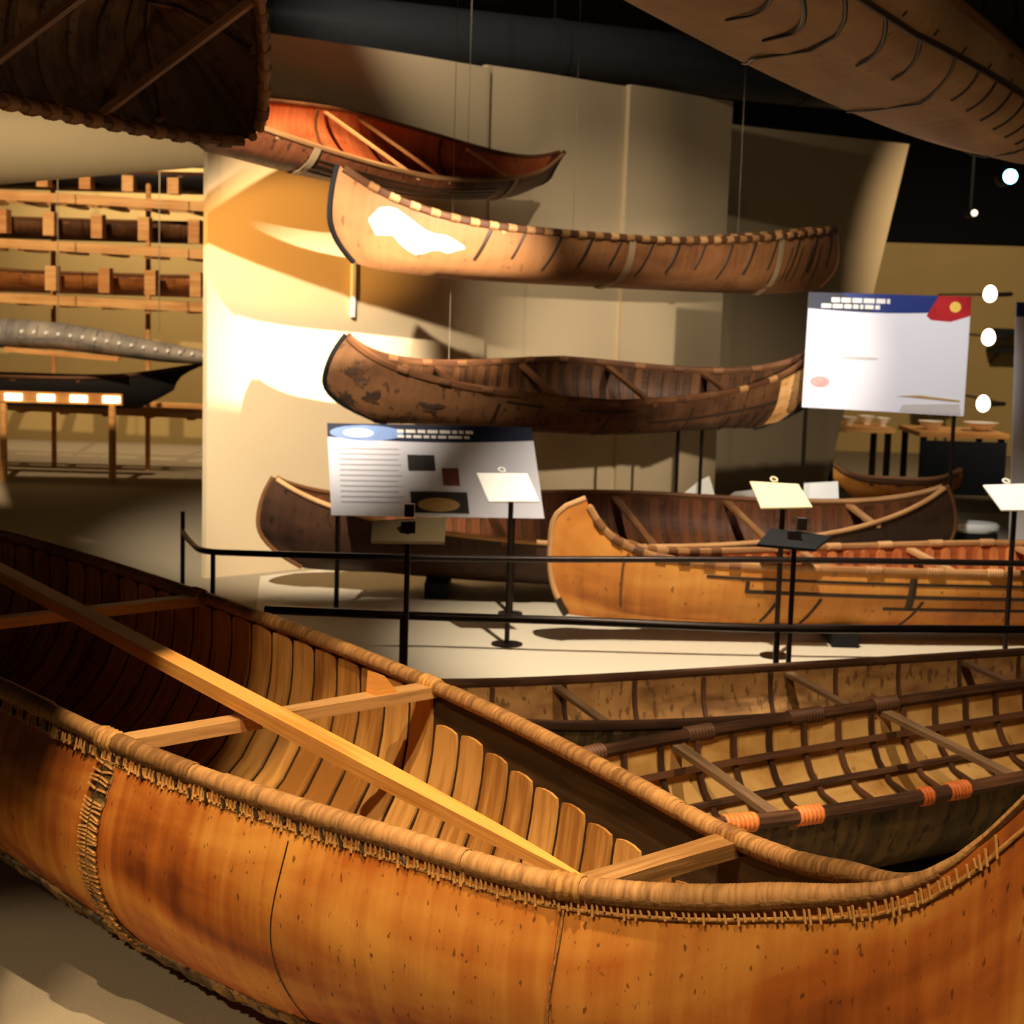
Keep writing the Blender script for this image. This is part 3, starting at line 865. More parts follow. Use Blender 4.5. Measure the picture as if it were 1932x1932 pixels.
c10line([(-.06, .36, -1), (.06, .02, -1), (.13, .1, 1), (.19, .35, 1)], .007)
c10line([(.05, .36, -1), (.15, .03, -1)], .007); c10line([(.15, .37, -1), (.23, .05, -1)], .006)
c10line([(.25, .42, -1), (.31, .12, -1), (.37, .02, 1), (.43, .2, 1)], .006)
for k_ in range(7): c10line([(.33 + .065 * k_, .46 + .035 * k_, -1), (.37 + .06 * k_, .12, -1)], .006)
c10line([(.7, .6, -1), (.72, .1, -1), (.74, .3, 1)], .006)
for k_ in range(9): C10.seam(r10, MT['gum'], -.1 + .09 * k_, .42 + .015 * k_, .46 + .03 * k_, -1, .005)
for t in (-.4, 0, .4): C10.thwart(r10, MT['brown_rim'], t)

# --- yellow high-bowed canoe behind the rail
yel = dict(rise=.2814, k=10.49, p=1.5224, q=1.1997, rock=.0659, n=2.4, hs=.5, c0=.0886, c1=.15, c1p=6, x=2.4414, y=7.9686, z=.08, yaw=.211, L=4.65, B=.6313, D=.3136, roll=.0737)
C4 = Canoe(**yel)
r4 = place('birchbark_canoe', yel, 'golden yellow birchbark canoe with a tall rounded bow on the platform behind the rail')
MT['gold_bark'] = bark('golden_bark', srgb(146, 82, 30), srgb(190, 118, 46), srgb(212, 148, 68), srgb(112, 62, 26), 2.6, .3, .55, .66)
MT['gold_lining'] = wood('red_cedar_lining', srgb(140, 70, 34), srgb(176, 96, 50), (4, 40))
MT['gold_rib'] = wood('red_cedar_rib', srgb(176, 96, 50), srgb(220, 138, 78), (4, 40))
C4.hull(r4, MT['gold_bark'], 80); C4.hull(r4, MT['gold_lining'], 60, -.94, .94, 'lining', .008)
for t in np.arange(-.84, .85, .038): C4.rib(r4, MT['gold_rib'], t, .05, .007, .95, .009, n=7)
for sd in (-1, 1):
    C4.gunwale(r4, MT['pale_rim'], sd, .014, .016)
    for t in np.arange(-.95, -.6, .05): C4.wraps(r4, MT['brown_rim'], sd, t - .011, t + .011, .021, 'root_lashing', pitch=.014)
    for t in np.arange(-.5, .95, .12): C4.wraps(r4, MT['pale_rim'], sd, t - .016, t + .016, .02, 'root_lashing')
for t in (-.45, -.2, .05, .35): C4.thwart(r4, MT['pale_rim'], t, .045)
for e in (-1, 1):
    C4.stem(r4, MT['pale_rim'], e, .013); 
C4.stem(r4, MT['gum'], -1, .017, 0.0, .14, 'bow_gum')
C4.runline(r4, MT['gum'], -.62, .8, .62, .60, -1, .010, 'side_seam'); C4.runline(r4, MT['gum'], -.70, .8, .82, .80, -1, .007, 'side_seam')
C4.runline(r4, MT['gum'], -.35, .8, .42, .40, -1, .009, 'side_seam')
for t in (-.58, -.50, -.30, .0, .3): C4.seam(r4, MT['gum'], t, .12, .55, -1, .008, lean=.06)
C4.seam(r4, MT['gum'], -.30, .45, .90, -1, .018)
C4.seam(r4, MT['gum'], -.62, .60, .78, -1, .010)
for t in (-.86,): C4.seam(r4, MT['brown_rim'], t, .2, .95, -1, .006)

# --- dark planked canoe at the back of the platform
drk = dict(rise=.1989, k=4.325, p=1.8119, q=1.1986, rock=.0346, n=2.4, hs=.5, c0=.2228, c1=.072, x=.5522, y=8.905, z=.1, yaw=.1517, L=3.7485, B=1.0877, D=.3114, roll=.1332)
C5 = Canoe(**drk)
r5 = place('cedar_canoe', drk, 'dark brown ribbed canoe behind the golden canoe, its pale pointed end at right')
MT['darkhull'] = bark('dark_painted_hull', srgb(42, 26, 18), srgb(62, 40, 28), srgb(78, 52, 36), srgb(30, 20, 14), 3, .3, .5, .62)
MT['cedar_rib'] = wood('brown_cedar_rib', srgb(80, 44, 25), srgb(126, 74, 42), (4, 40))
C5.hull(r5, MT['darkhull'], 70); C5.hull(r5, MT['dark_rib'], 56, -.96, .96, 'lining', .008)
for t in np.arange(-.88, .89, .042): C5.rib(r5, MT['cedar_rib'], t, .05, .007, .95, .009, n=7)
for sd in (-1, 1): C5.gunwale(r5, MT['pale_rim'] if sd < 0 else MT['brown_rim'], sd, .014, .013)
C5.gunwale(r5, MT['pale_rim'], 1, .017, .015, .5, .985, 24, .006, 0, 'gunwale_cap')
for t in (-.35, .05, .38, .72): C5.thwart(r5, MT['pale_rim'] if t > .3 else MT['brown_rim'], t, .045)
for e in (-1, 1): C5.stem(r5, MT['brown_rim'], e, .012)
# blocks that carry it
for q in (-.5, .5):
    w = np.array([drk['x'] + math.cos(.1517) * 3.75 / 2 * q, drk['y'] + math.sin(.1517) * 3.75 / 2 * q])
    b = MB().box((w[0], w[1], .052), (.12, .5, .08)).build('canoe_block', MT['black'], None, False)
    tag(b, 'low black block on the platform under the %s half of the dark ribbed canoe' % ('left' if q < 0 else 'right'), 'block')
for q in (-.4, .3):
    w = np.array([yel['x'] + math.cos(.211) * 4.65 / 2 * q, yel['y'] + math.sin(.211) * 4.65 / 2 * q])
    b = MB().box((w[0], w[1], .046), (.12, .4, .068)).build('canoe_block', MT['black'], None, False)
    tag(b, 'low black block on the platform under the %s of the golden canoe' % ('bow half' if q < 0 else 'middle'), 'block')

# --- lattice framed canoe at the right
lat = dict(rise=.1, k=5, p=3.627, q=.5, rock=.04, n=2.4, hs=.5, c0=.2, c1=.05, x=1.4913, y=5.0885, z=.03, yaw=.5866, L=3.2872, B=.7346, D=.24, roll=.0284)
lat['rise'] = .01; lat['riseR'] = .1; lat['L'] += .18; lat['x'] -= .075; lat['y'] -= .05; lat = scaled(lat, .97); lat['D'] += lat['z'] - .03; lat['z'] = .03
C6 = Canoe(**lat)
r6 = place('skin_canoe', lat, 'canoe with a dark lattice of ribs and stringers over pale skin beside the orange canoe')
MT['pale_skin'] = bark('pale_skin', srgb(176, 128, 66), srgb(206, 160, 92), srgb(224, 182, 114), srgb(140, 98, 52), 5, .15, .6, .66)
MT['frame_wood'] = wood('dark_frame_wood', srgb(58, 38, 26), srgb(104, 70, 48), (4, 40))
MT['grey_thwart'] = wood('grey_brown_thwart', srgb(104, 80, 58), srgb(146, 116, 86), (4, 50))
MT['orange_wrap'] = wood('orange_root_band', srgb(190, 96, 42), srgb(222, 130, 66), (60, 20))
MT['outer_skin'] = bark('dark_outer_skin', srgb(44, 34, 22), srgb(70, 54, 32), srgb(112, 88, 50), srgb(30, 22, 16), 5, .9, .6, .58)
C6.hull(r6, MT['outer_skin'], 60); C6.hull(r6, MT['pale_skin'], 60, -.985, .985, 'skin_lining', .007)
for t in np.arange(-.88, .89, .084): C6.rib(r6, MT['frame_wood'], t, .017, .010, .96, .012, n=8, roundtop=False)
for sd in (-1, 1):
    for h in (.66, .30):
        T = np.linspace(-.93, .93, 40)
        Pp = C6.off(T, np.full(40, h), float(sd), .026); Nn = C6.normal(T, np.full(40, h), np.full(40, float(sd)))
        MB().sweep(Pp, .014, .006, n=4, up=Nn, phase=math.pi / 4).build('stringer', MT['frame_wood'], r6)
    C6.gunwale(r6, MT['frame_wood'], sd, .022, .020)
    ww = ((-.80, .02), (-.70, .026), (-.58, .022), (-.35, .012), (-.28, .022), (.3, .03)) if sd < 0 else ((-.7, .03), (-.45, .03), (-.2, .04), (.0, .03))
    for t, dt in ww: C6.wraps(r6, MT['orange_wrap'] if sd < 0 else MT['frame_wood'], sd, t - dt, t + dt, .0245, 'root_band')
Pk = C6.off(np.linspace(-.9, .9, 30), np.zeros(30), 1.0, .026)
MB().sweep(Pk, .016, .006, n=4, phase=math.pi / 4).build('keelson', MT['frame_wood'], r6)
for t in (-.50, 0, .5): C6.thwart(r6, MT['grey_thwart'], t, .042, .016, skew=-.11)

# --- smooth bark-lined canoe behind it
thr = dict(rise=.1, k=5, p=4.232, q=.5, rock=.04, n=2.4, hs=.5, c0=.2, c1=.05, x=1.4681, y=5.7839, z=.03, yaw=.391, L=4.2586, B=.5, D=.24, roll=.0692)
thr = scaled(thr, 1.01)
C7 = Canoe(**thr)
r7 = place('bark_canoe', thr, 'slim canoe with a mottled tan bark inside and few ribs beyond the lattice canoe')
MT['mottled'] = bark('mottled_inner_bark', srgb(120, 84, 48), srgb(158, 116, 68), srgb(182, 138, 84), srgb(92, 62, 36), 9, .2, .7, .58)
C7.hull(r7, MT['outer_skin'], 60); C7.hull(r7, MT['mottled'], 60, -.98, .98, 'bark_lining', .007)
for t in np.arange(-.86, .87, .125): C7.rib(r7, MT['frame_wood'], t, .014, .008, .96, .010, n=8, roundtop=False)
for sd in (-1, 1): C7.gunwale(r7, MT['frame_wood'], sd, .013, .016)
for t in (-.62, -.2, .15, .5): C7.thwart(r7, MT['grey_thwart'], t, .035, .014)

# hanging wires
MT['wire'] = plain('steel_wire', srgb(150, 140, 120), .4, .6, .05)
def wire(p, name, label):
    o = MB().cyl(p, (p[0], p[1], 4.25), .0015, n=5).build(name, MT['wire'])
    tag(o, label, 'wire')
def wpt(Cn, root, t, h, side):
    bpy.context.view_layer.update()
    return np.array(root.matrix_world @ Vector(Cn.pt(t, h, side)))
for Cn, rt_, nm_, ts in ((C1, r1, 'reddish tan canoe', (-.05, .62)), (C8, r8, 'red-lined canoe', (-.48, .62)), (C2, r2, 'painted brown canoe', (-.5,)),
                         (C9, r9, 'overturned overhead canoe', (-.5, .6)), (C10, r10, 'pale overhead hull', (-.5, .5))):
    for i, t in enumerate(ts):
        side = 1.0
        p = wpt(Cn, rt_, t, 1.0 if Cn is not C9 else 0.0, side)
        wire(p, 'hanging_wire', 'thin steel wire holding up the %s end of the %s' % ('left' if i == 0 else 'right', nm_))


# ------------------------------------------------------------------ rails and stands
def rail(path, r, posts, zf, label, cat='barrier'):
    root = empty('barrier_rail', label=label, cat=cat)
    MB().sweep(path, r, n=10).build('top_rail', MT['iron'], root)
    for p, top_ in posts:
        MB().cyl((p[0], p[1], zf), (p[0], p[1], top_), .011, n=10).build('post', MT['iron'], root)
        MB().cyl((p[0], p[1], zf), (p[0], p[1], zf + .012), .05, n=16).build('base_plate', MT['iron'], root)
    return root


def smooth_path(P, n=60):
    P = np.asarray(P, float); d = np.concatenate([[0], np.cumsum(np.linalg.norm(np.diff(P, axis=0), axis=1))])
    x = np.linspace(0, d[-1], n)
    return np.stack([hermite(d, P[:, i], x) for i in range(3)], 1)


back = [at(345, 1002, 8.1), at(362, 1024, 7.75), at(398, 1041, 7.35), at(470, 1044, 7.2), at(900, 1054, 7.15), at(1450, 1056, 7.15), at(2100, 1066, 7.3)]
pb = [(at(345, 1002, 8.1), at(345, 965, 8.1)[2]), (at(402, 1042, 7.34), at(402, 1042, 7.34)[2]), (at(2050, 1064, 7.28), at(2050, 1064, 7.28)[2])]
rail(smooth_path(back), .014, pb, 0.0, 'thin dark metal rail crossing in front of the golden canoe and curving back at left')
front = [at(500, 1150, 6.1), at(760, 1161, 6.05), at(1040, 1170, 6.05), at(1467, 1186, 6.1), at(1760, 1187, 6.3), at(2230, 1190, 6.9)]
pf = [(at(760, 1161, 6.05), at(760, 1161, 6.05)[2]), (at(1467, 1186, 6.1), at(1467, 1186, 6.1)[2]), (at(2200, 1190, 6.87), at(2200, 1190, 6.87)[2])]
rail(smooth_path(front), .016, pf, 0.0, 'low dark metal rail along the front edge of the pale platform')


def label_stand(corners, Y0, Y1, foot, mat, label, clip=True, back=False, th=.008, zf=.012, polex=None):
    """reading stand: tilted plate (four photo corners: TL, TR, BR, BL), post and foot"""
    root = empty('label_stand', label=label, cat='label stand')
    tl, tr, br, bl = [at(c[0], c[1], Y) for c, Y in zip(corners, (Y1, Y1, Y0, Y0))]
    n_ = np.cross(tr - tl, bl - tl); n_ /= np.linalg.norm(n_)
    if n_[2] < 0: n_ = -n_
    m = MB(); V = [tl, tr, br, bl] + [q - n_ * th for q in (tl, tr, br, bl)]
    m.add(V, [(0, 3, 2, 1), (4, 5, 6, 7), (0, 1, 5, 4), (1, 2, 6, 5), (2, 3, 7, 6), (3, 0, 4, 7)])
    pl_ = m.build('plate', mat, root, smooth=False)
    c = (tl + tr + br + bl) / 4 - n_ * (th + .001)
    f = np.array([foot[0], foot[1] + .04, zf])
    MB().cyl(f, np.array([f[0], f[1], c[2] - .05]), .012, n=10).build('post', MT['iron'], root)
    MB().cyl(np.array([f[0], f[1], c[2] - .06]), c - n_ * .022, .010, .009, n=8).build('bracket', MT['iron'], root)
    MB().cyl(f, f + (0, 0, .008), .07, n=20).build('base_plate', MT['iron'], root)
    if clip:
        e = (tl + tr) / 2 + (tr - tl) * .02; ux = (tr - tl) / np.linalg.norm(tr - tl); uy = (tl - bl) / np.linalg.norm(tl - bl)
        m = MB()
        a = np.linspace(0, 2 * math.pi, 14)
        ring = [e + uy * .018 + ux * .014 * math.cos(q) + uy * .016 * math.sin(q) + n_ * .004 for q in a]
        m.sweep(ring, .004, n=6, up=n_, caps=False)
        m.build('ring_clip', mat, pl_)
    return root


fA = atz(956, 1220, .012)
label_stand([(899, 892), (995, 893), (1018, 946), (922, 946)], 7.42, 7.58, fA, MT['white'], 'white tilted label on a post in front of the blue-headed sign')
fB = atz(1482, 1226, .012)
label_stand([(1415, 908), (1506, 913), (1533, 956), (1436, 958)], 7.25, 7.4, (at(1480, 950, 7.3)[0], 7.3), MT['cream'], 'cream tilted label on a post in front of the dark ribbed canoe')
label_stand([(1855, 915), (1945, 912), (1990, 962), (1890, 962)], 7.4, 7.55, (at(1920, 950, 7.45)[0], 7.45), MT['white'], 'pale tilted label on a post at the far right edge')
label_stand([(1511, 912), (1581, 908), (1583, 950), (1520, 956)], 9.75, 9.85, (at(1545, 940, 9.9)[0], 9.9), MT['white'], 'bright white label beyond the dark ribbed canoe, right of the cream label', clip=False)
label_stand([(1385, 928), (1440, 922), (1455, 950), (1370, 940)], 10.0, 10.15, (at(1420, 940, 10.1)[0], 10.1), MT['white'], 'sliver of a white label showing beyond the dark canoe, left of the cream label', clip=False)
label_stand([(1318, 908), (1338, 898), (1350, 940), (1278, 940)], 10.55, 10.7, (at(1310, 940, 10.65)[0], 10.65), MT['white'], 'white triangular corner of a label beyond the dark ribbed canoe', clip=False)


def back_stand(cx, corners, Y, label, mat, poleY, clipy):
    root = empty('label_stand', label=label, cat='label stand')
    tl, tr, br, bl = [at(c[0], c[1], q) for c, q in zip(corners, Y)]
    n_ = np.cross(tr - tl, bl - tl); n_ /= np.linalg.norm(n_)
    if n_[1] > 0: n_ = -n_
    th = .012
    m = MB(); V = [tl, tr, br, bl] + [q - n_ * th for q in (tl, tr, br, bl)]
    m.add(V, [(0, 3, 2, 1), (4, 5, 6, 7), (0, 1, 5, 4), (1, 2, 6, 5), (2, 3, 7, 6), (3, 0, 4, 7)])
    m.build('plate', mat, root, smooth=False)
    c = (tl + tr + br + bl) / 4
    e = (tl + tr) / 2
    MB().box(e + (0, 0, .03), (.035, .03, .045)).build('spring_clip', MT['iron'], root, smooth=False)
    MB().box(c + n_ * .012, (.05, .02, .04)).build('bracket', MT['iron'], root, smooth=False)
    p = np.array([c[0], c[1], 0]) + n_ * .02 * np.array([1, 1, 0])
    MB().cyl((p[0], p[1], 0.0), (p[0], p[1], c[2]), .010, n=10).build('post', MT['iron'], root)
    MB().cyl((p[0], p[1], 0.0), (p[0], p[1], .01), .07, n=20).build('base_plate', MT['iron'], root)
    return root


back_stand(765, [(703, 982), (842, 975), (838, 1022), (700, 1020)], (5.93, 5.93, 5.82, 5.82), 'tan back of a label plate on a dark post at the front rail', MT['cream'], 5.9, 960)
back_stand(1480, [(1455, 996), (1569, 1011), (1538, 1036), (1428, 1026)], (6.32, 6.32, 6.18, 6.18), 'black label plate on a dark post in front of the golden canoe', MT['black'], 5.8, 985)


# ------------------------------------------------------------------ information signs
def sign(corners, Y, legs, label, prints, Yt=None, th=.02, name='information_sign'):
    root = empty(name, label=label, cat='sign')
    Yt = Yt or Y
    tl, tr, br, bl = [at(c[0], c[1], y) for c, y in zip(corners, (Yt, Yt, Y, Y))]
    n_ = np.cross(tr - tl, bl - tl); n_ /= np.linalg.norm(n_)
    if n_[1] > 0: n_ = -n_
    def q(a, b): return (tl * (1 - a) + tr * a) * (1 - b) + (bl * (1 - a) + br * a) * b
    def plate(name_, poly, mat, d0, d1):
        m = MB(); k = len(poly)
        V = [q(*p) + n_ * d1 for p in poly] + [q(*p) + n_ * d0 for p in poly]
        m.add(V, [tuple(range(k)), tuple(range(2 * k - 1, k - 1, -1))] + [(i, (i + 1) % k, k + (i + 1) % k, k + i) for i in range(k)])
        return m.build(name_, mat, root, smooth=False)
    plate('board', [(0, 0), (1, 0), (1, 1), (0, 1)], MT['signwhite'], -th, 0)
    hb = None
    for i, (nm_, poly, mat) in enumerate(prints):
        o = plate(nm_, poly, MT[mat], .0003, .0008 + .00012 * i)
        if nm_ == 'header_band': hb = o
        elif hb is not None and (nm_.startswith('header') or nm_ == 'lettering' or nm_.startswith('emblem')): o.parent = hb
    for (a, z0) in legs:
        p = q(a, .9) - n_ * (th + .012)
        MB().cyl((p[0], p[1], z0), p, .012, n=8).build('leg', MT['iron'], root)
        MB().cyl((p[0], p[1], z0), (p[0], p[1], z0 + .008), .06, n=16).build('foot', MT['iron'], root)
    return root


def wave(x0, x1, y0, yb, n=9, bend=.02, up=True):
    xs = np.linspace(x0, x1, n)
    return [(x0, y0), (x1, y0)] + [(x, yb + bend * math.sin(math.pi * (x - x0) / (x1 - x0))) for x in xs[::-1]]


def ell(cx, cy, rx, ry, n=20): return [(cx + rx * math.cos(2 * math.pi * i / n), cy + ry * math.sin(2 * math.pi * i / n)) for i in range(n)]
def rc(x0, y0, x1, y1): return [(x0, y0), (x1, y0), (x1, y1), (x0, y1)]
def words(y, x0, x1, h, seed):
    r = random.Random(seed); x = x0; out = []
    while x < x1 - .01:
        w = min(r.uniform(.02, .07), x1 - x); out.append(('lettering', rc(x, y, x + w, y + h), 'white')); x += w + .01
    return out


left_prints = [('header_band', wave(0, 1, 0, .15, bend=.04), 'navydark'),
               ('header_picture', ell(.19, .1, .18, .085), 'skyblue'), ('header_glow', ell(.15, .1, .075, .05), 'white')]
left_prints += words(.055, .34, .71, .035, 3) + words(.115, .34, .69, .03, 4)
for i in range(11): left_prints.append(('text_block', rc(.05, .26 + .058 * i, .34 + .015 * math.sin(i * 3), .275 + .058 * i), 'printpale'))
left_prints += [('photograph', rc(.38, .33, .51, .50), 'printdark'), ('photograph', rc(.54, .47, .62, .66), 'printbrown'),
                ('photograph', rc(.38, .73, .65, .96), 'printdark'), ('photo_subject', ell(.51, .87, .10, .075), 'printsand')]
sign([(617, 798), (1003, 806), (1027, 978), (625, 972)], 8.12, [(.03, .012), (.86, .012)], 'wide white sign with a navy header and photographs below the painted canoe', left_prints, Yt=8.22)
right_prints = [('header_band', wave(0, .82, 0, .14, bend=.02), 'navy'), ('header_dark_end', [(0, 0), (.2, 0), (.42, .155), (.0, .14)], 'navydark'),
                ('emblem_flag', [(.80, 0), (1, .0), (1, .16), (.88, .215), (.76, .205), (.73, .17)], 'red'), ('emblem_sun', ell(.905, .09, .035, .045), 'yellow')]
right_prints += words(.04, .14, .5, .04, 5) + words(.095, .08, .44, .035, 6)
right_prints += [('picture_wash', ell(.10, .77, .06, .05), 'printpink'), ('picture_shore', [(.58, .86), (.72, .845), (.97, .87), (.97, .885), (.72, .868)], 'printsand'),
                 ('picture_cloud', ell(.33, .55, .12, .012), 'printgrey'), ('picture_water', [(.62, .93), (.97, .9), (.98, .99), (.6, .985)], 'printgrey')]
sign([(1527, 551), (1833, 560), (1818, 785), (1513, 768)], 9.55, [(.03, .012), (.95, .012)], 'bright white sign with a blue header and red emblem at the right', right_prints)
sign([(1918, 570), (2150, 575), (2110, 1020), (1905, 1018)], 9.3, [(.1, .012), (.9, .012)], 'tall white sign with a blue header cut off by the right edge', [('header_band', rc(0, 0, 1, .06), 'navy')])

# slim posts under the painted canoe
for (u, v0, Y, lab) in ((1280, 812, 10.0, 'slim dark post under the painted canoe, left of the two'), (1325, 806, 10.3, 'slim dark post under the painted canoe, right of the two')):
    p = at(u, v0, Y)
    root = empty('support_post', label=lab, cat='post')
    MB().cyl((p[0], p[1], 0.012), p, .011, n=8).build('post', MT['iron'], root)
    MB().cyl((p[0], p[1], 0.012), (p[0], p[1], .022), .06, n=16).build('base_plate', MT['iron'], root)

# ------------------------------------------------------------------ storage racks, left background
MT['kayak_grey'] = bark('grey_skin_kayak', srgb(96, 92, 90), srgb(132, 124, 116), srgb(160, 148, 134), srgb(70, 66, 62), 6, .3, .6)
MT['kayak_dark'] = plain('black_hull_paint', srgb(26, 24, 24), .5, 0, .2)
MT['kayak_brown'] = bark('brown_canoe_side', srgb(104, 58, 24), srgb(150, 90, 40), srgb(178, 114, 58), srgb(70, 40, 20), 6, .3, .6)
YR = 14.2
rack = empty('storage_rack', label='tall open timber rack with long shelf beams in the left background', cat='rack')
levels = [(368, 391, 14.0), (459, 481, 14.0), (563, 581, 14.0), (766, 782, 14.0)]
for (v0, v1, Y) in levels:
    a, b = at(-160, v0 - 9, Y), at(400, v1, Y)
    MB().beam(a, b, .10, .075).build('shelf_beam', MT['rackwood'], rack, smooth=False)
    MB().beam(a + (0, .7, 0), b + (0, .7, 0), .10, .06).build('shelf_beam', MT['rackwood'], rack, smooth=False)
    for k in range(7):
        c = a + (b - a) * (k + .5) / 7
        MB().beam(c + (0, -.02, -.03), c + (0, .72, -.03), .06, .05).build('bearer', MT['rackwood'], rack, smooth=False)
for u in (-140, 100, 280):
    p = at(u, 375, 14.3)
    MB().cyl((p[0], p[1], .0), (p[0], p[1], 2.9), .022, n=8).build('upright', MT['rackwood'], rack)
# cradle blocks standing on the shelves, each with its own pale face
def block(u, v, Y, w, h, lab):
    p = at(u, v, Y)
    root = tag(MB().box((p[0], p[1] + .1, p[2]), (w, .2, h)).build('cradle_block', MT['rackwood'], None, False), lab, 'block', 'blocks on the storage rack')
for vi, (row, us, v, hh) in enumerate((('top', (85, 165, 245, 330), 362, .13), ('second', (8, 97, 187, 275, 369), 436, .19), ('third', (101, 201, 287, 372), 543, .2), ('lowest', (4, 92, 192), 742, .12))):
    for i, u in enumerate(us):
        s_ = {0: -3, 1: 0, 2: 5, 3: -8}[vi]
        lv = levels[vi]
        base_v = lv[0] + (lv[1] - lv[0]) * (u / 400)
        p = at(u, base_v - 9, 14.0)
        nth = ('leftmost', 'second', 'third', 'fourth', 'fifth')[i]
        b = MB().box((p[0], p[1] - .02, p[2] + hh / 2 + .045), (.09, .14, hh)).build('cradle_block', MT['rackwood'], None, False)
        tag(b, '%s pale wooden block on the %s shelf of the storage rack' % (nth, row), 'block', 'blocks on the storage rack')


def small_boat(u, v, Y, L, B, D, yaw, mat, name, label, rise=.12, roll=0, pitch=0, c0=.3, c1=0):
    p = at(u, v, Y)
    q = dict(rise=rise, k=4, p=2.0, q=.9, rock=.03, n=2.3, hs=.5, c0=c0, c1=c1, x=p[0], y=p[1], z=p[2], yaw=yaw, L=L, B=B, D=D, roll=roll, pitch=pitch)
    Cn = Canoe(**q)
    r_ = empty(name, (q['x'], q['y'], q['z']), (roll, pitch, yaw), label, 'canoe')
    Cn.hull(r_, mat, 40, n=9); Cn.hull(r_, MT['dark_lining'], 36, -.96, .96, 'lining', .012, n=8)
    for sd in (-1, 1): Cn.gunwale(r_, MT['brown_rim'], sd, .016, .016, n=30, seg=6)
    for t in (-.4, 0, .4): Cn.thwart(r_, MT['brown_rim'], t, .05)
    return Cn, r_


small_boat(150, 361, 14.5, 4.4, .56, .15, .02, MT['kayak_dark'], 'stored_canoe', 'dark canoe lying on the top shelf of the storage rack')
small_boat(140, 454, 14.5, 4.6, .56, .16, .02, MT['brown_bark'], 'stored_canoe', 'brown canoe lying on the second shelf of the storage rack')
small_boat(250, 558, 14.5, 4.2, .56, .17, .02, MT['kayak_brown'], 'stored_canoe', 'orange brown canoe lying on the third shelf of the storage rack', rise=.2)
CK, rk = small_boat(40, 766, 13.58, 2.5, .4, .24, -.03, MT['kayak_dark'], 'stored_canoe', 'black canoe with a raked pointed end on the lowest shelf', rise=.14, c0=.35, c1=-.25)
# lit light-strip in front of the black canoe
root = empty('light_strip', label='glowing amber light strip in front of the black canoe on the low rack', cat='lamp')
a, b = at(-60, 746, 13.2), at(232, 754, 13.2)
MB().beam(a, b, .05, .085).build('housing', MT['rackwood'], root, smooth=False)
MT['lamp_warm'] = emit('warm_lamp', (1, .72, .38, 1), 6)
for k in range(5):
    c = a + (b - a) * (k + .42) / 4.75
    MB().box(c + (0, -.03, 0), (.13, .012, .05)).build('lamp_face', MT['lamp_warm'], root, smooth=False)
for u in (6, 212):
    p = at(u, 760, 13.2)
    MB().cyl((p[0], p[1], 0), p, .03, n=8).build('leg', MT['rackwood'], root)
# grey skin kayak with studs
p0, p1 = at(-40, 628, 13.3), at(400, 668, 13.3)
n = 40
k = np.linspace(0, 1, n)
root = empty('skin_kayak', label='grey skin kayak hung level across the left background above the black canoe', cat='kayak')
path = p0 + (p1 - p0) * k[:, None] + np.stack([0 * k, 0 * k, .03 * np.sin(k * 5)], 1)
rr = np.interp(k, [0, .5, .85, 1], [.12, .10, .07, .05])
MB().sweep(path, rr * 1.2, rr, n=14).build('hull', MT['kayak_grey'], root)
for i in range(16):
    c = path[8 + i * 2 if 8 + i * 2 < n else n - 1]
    m = MB(); r_ = rr[min(8 + i * 2, n - 1)]
    m.cyl(c + (0, -r_ * 1.12, .02), c + (0, -r_ * 1.12 - .02, .022), .018, .012, n=8)
    m.build('stud', MT['white'], root)
MB().beam(path[5] + (0, -.1, -.12), path[24] + (0, -.1, -.1), .04, .035).build('deck_spar', MT['rackwood'], root, smooth=False)
for u in (110, 300):
    p = at(u, 640, 13.3)
    tag(MB().cyl((p[0], p[1], p[2] + .05), (p[0], p[1], 4.25), .004, n=5).build('hanging_wire', MT['wire']), 'thin wire holding the %s part of the grey kayak' % ('left' if u < 200 else 'right'), 'wire')

# ------------------------------------------------------------------ right background
def table(u0, u1, v, Y, depth, label, cloth):
    a, b = at(u0, v, Y), at(u1, v, Y); z = (a[2] + b[2]) / 2
    root = empty('display_table', label=label, cat='table')
    cx, w = (a[0] + b[0]) / 2, b[0] - a[0]
    MB().box((cx, Y + depth / 2, z), (w, depth, .04)).build('table_top', MT['rackwood'], root, smooth=False)
    for sx in (-1, 1):
        for sy in (0.06, depth - .06):
            MB().cyl((cx + sx * (w / 2 - .05), Y + sy, 0), (cx + sx * (w / 2 - .05), Y + sy, z - .02), .03, n=8).build('leg', MT['iron'], root)
    if cloth:
        MB().box((cx, Y + .02, z / 2 - .02), (w * .96, .02, z - .06)).build('front_panel', MT[cloth], root, smooth=False)
    return root, z
MT['blueblack'] = plain('blue_black_cloth', srgb(18, 26, 36), .8, 0, .2)
_, zt = table(1735, 1905, 822, 14.2, .8, 'long display table with a blue black front at the right', 'blueblack')
_, zt2 = table(1560, 1690, 812, 14.6, .7, 'small display table left of the blue black table', None)
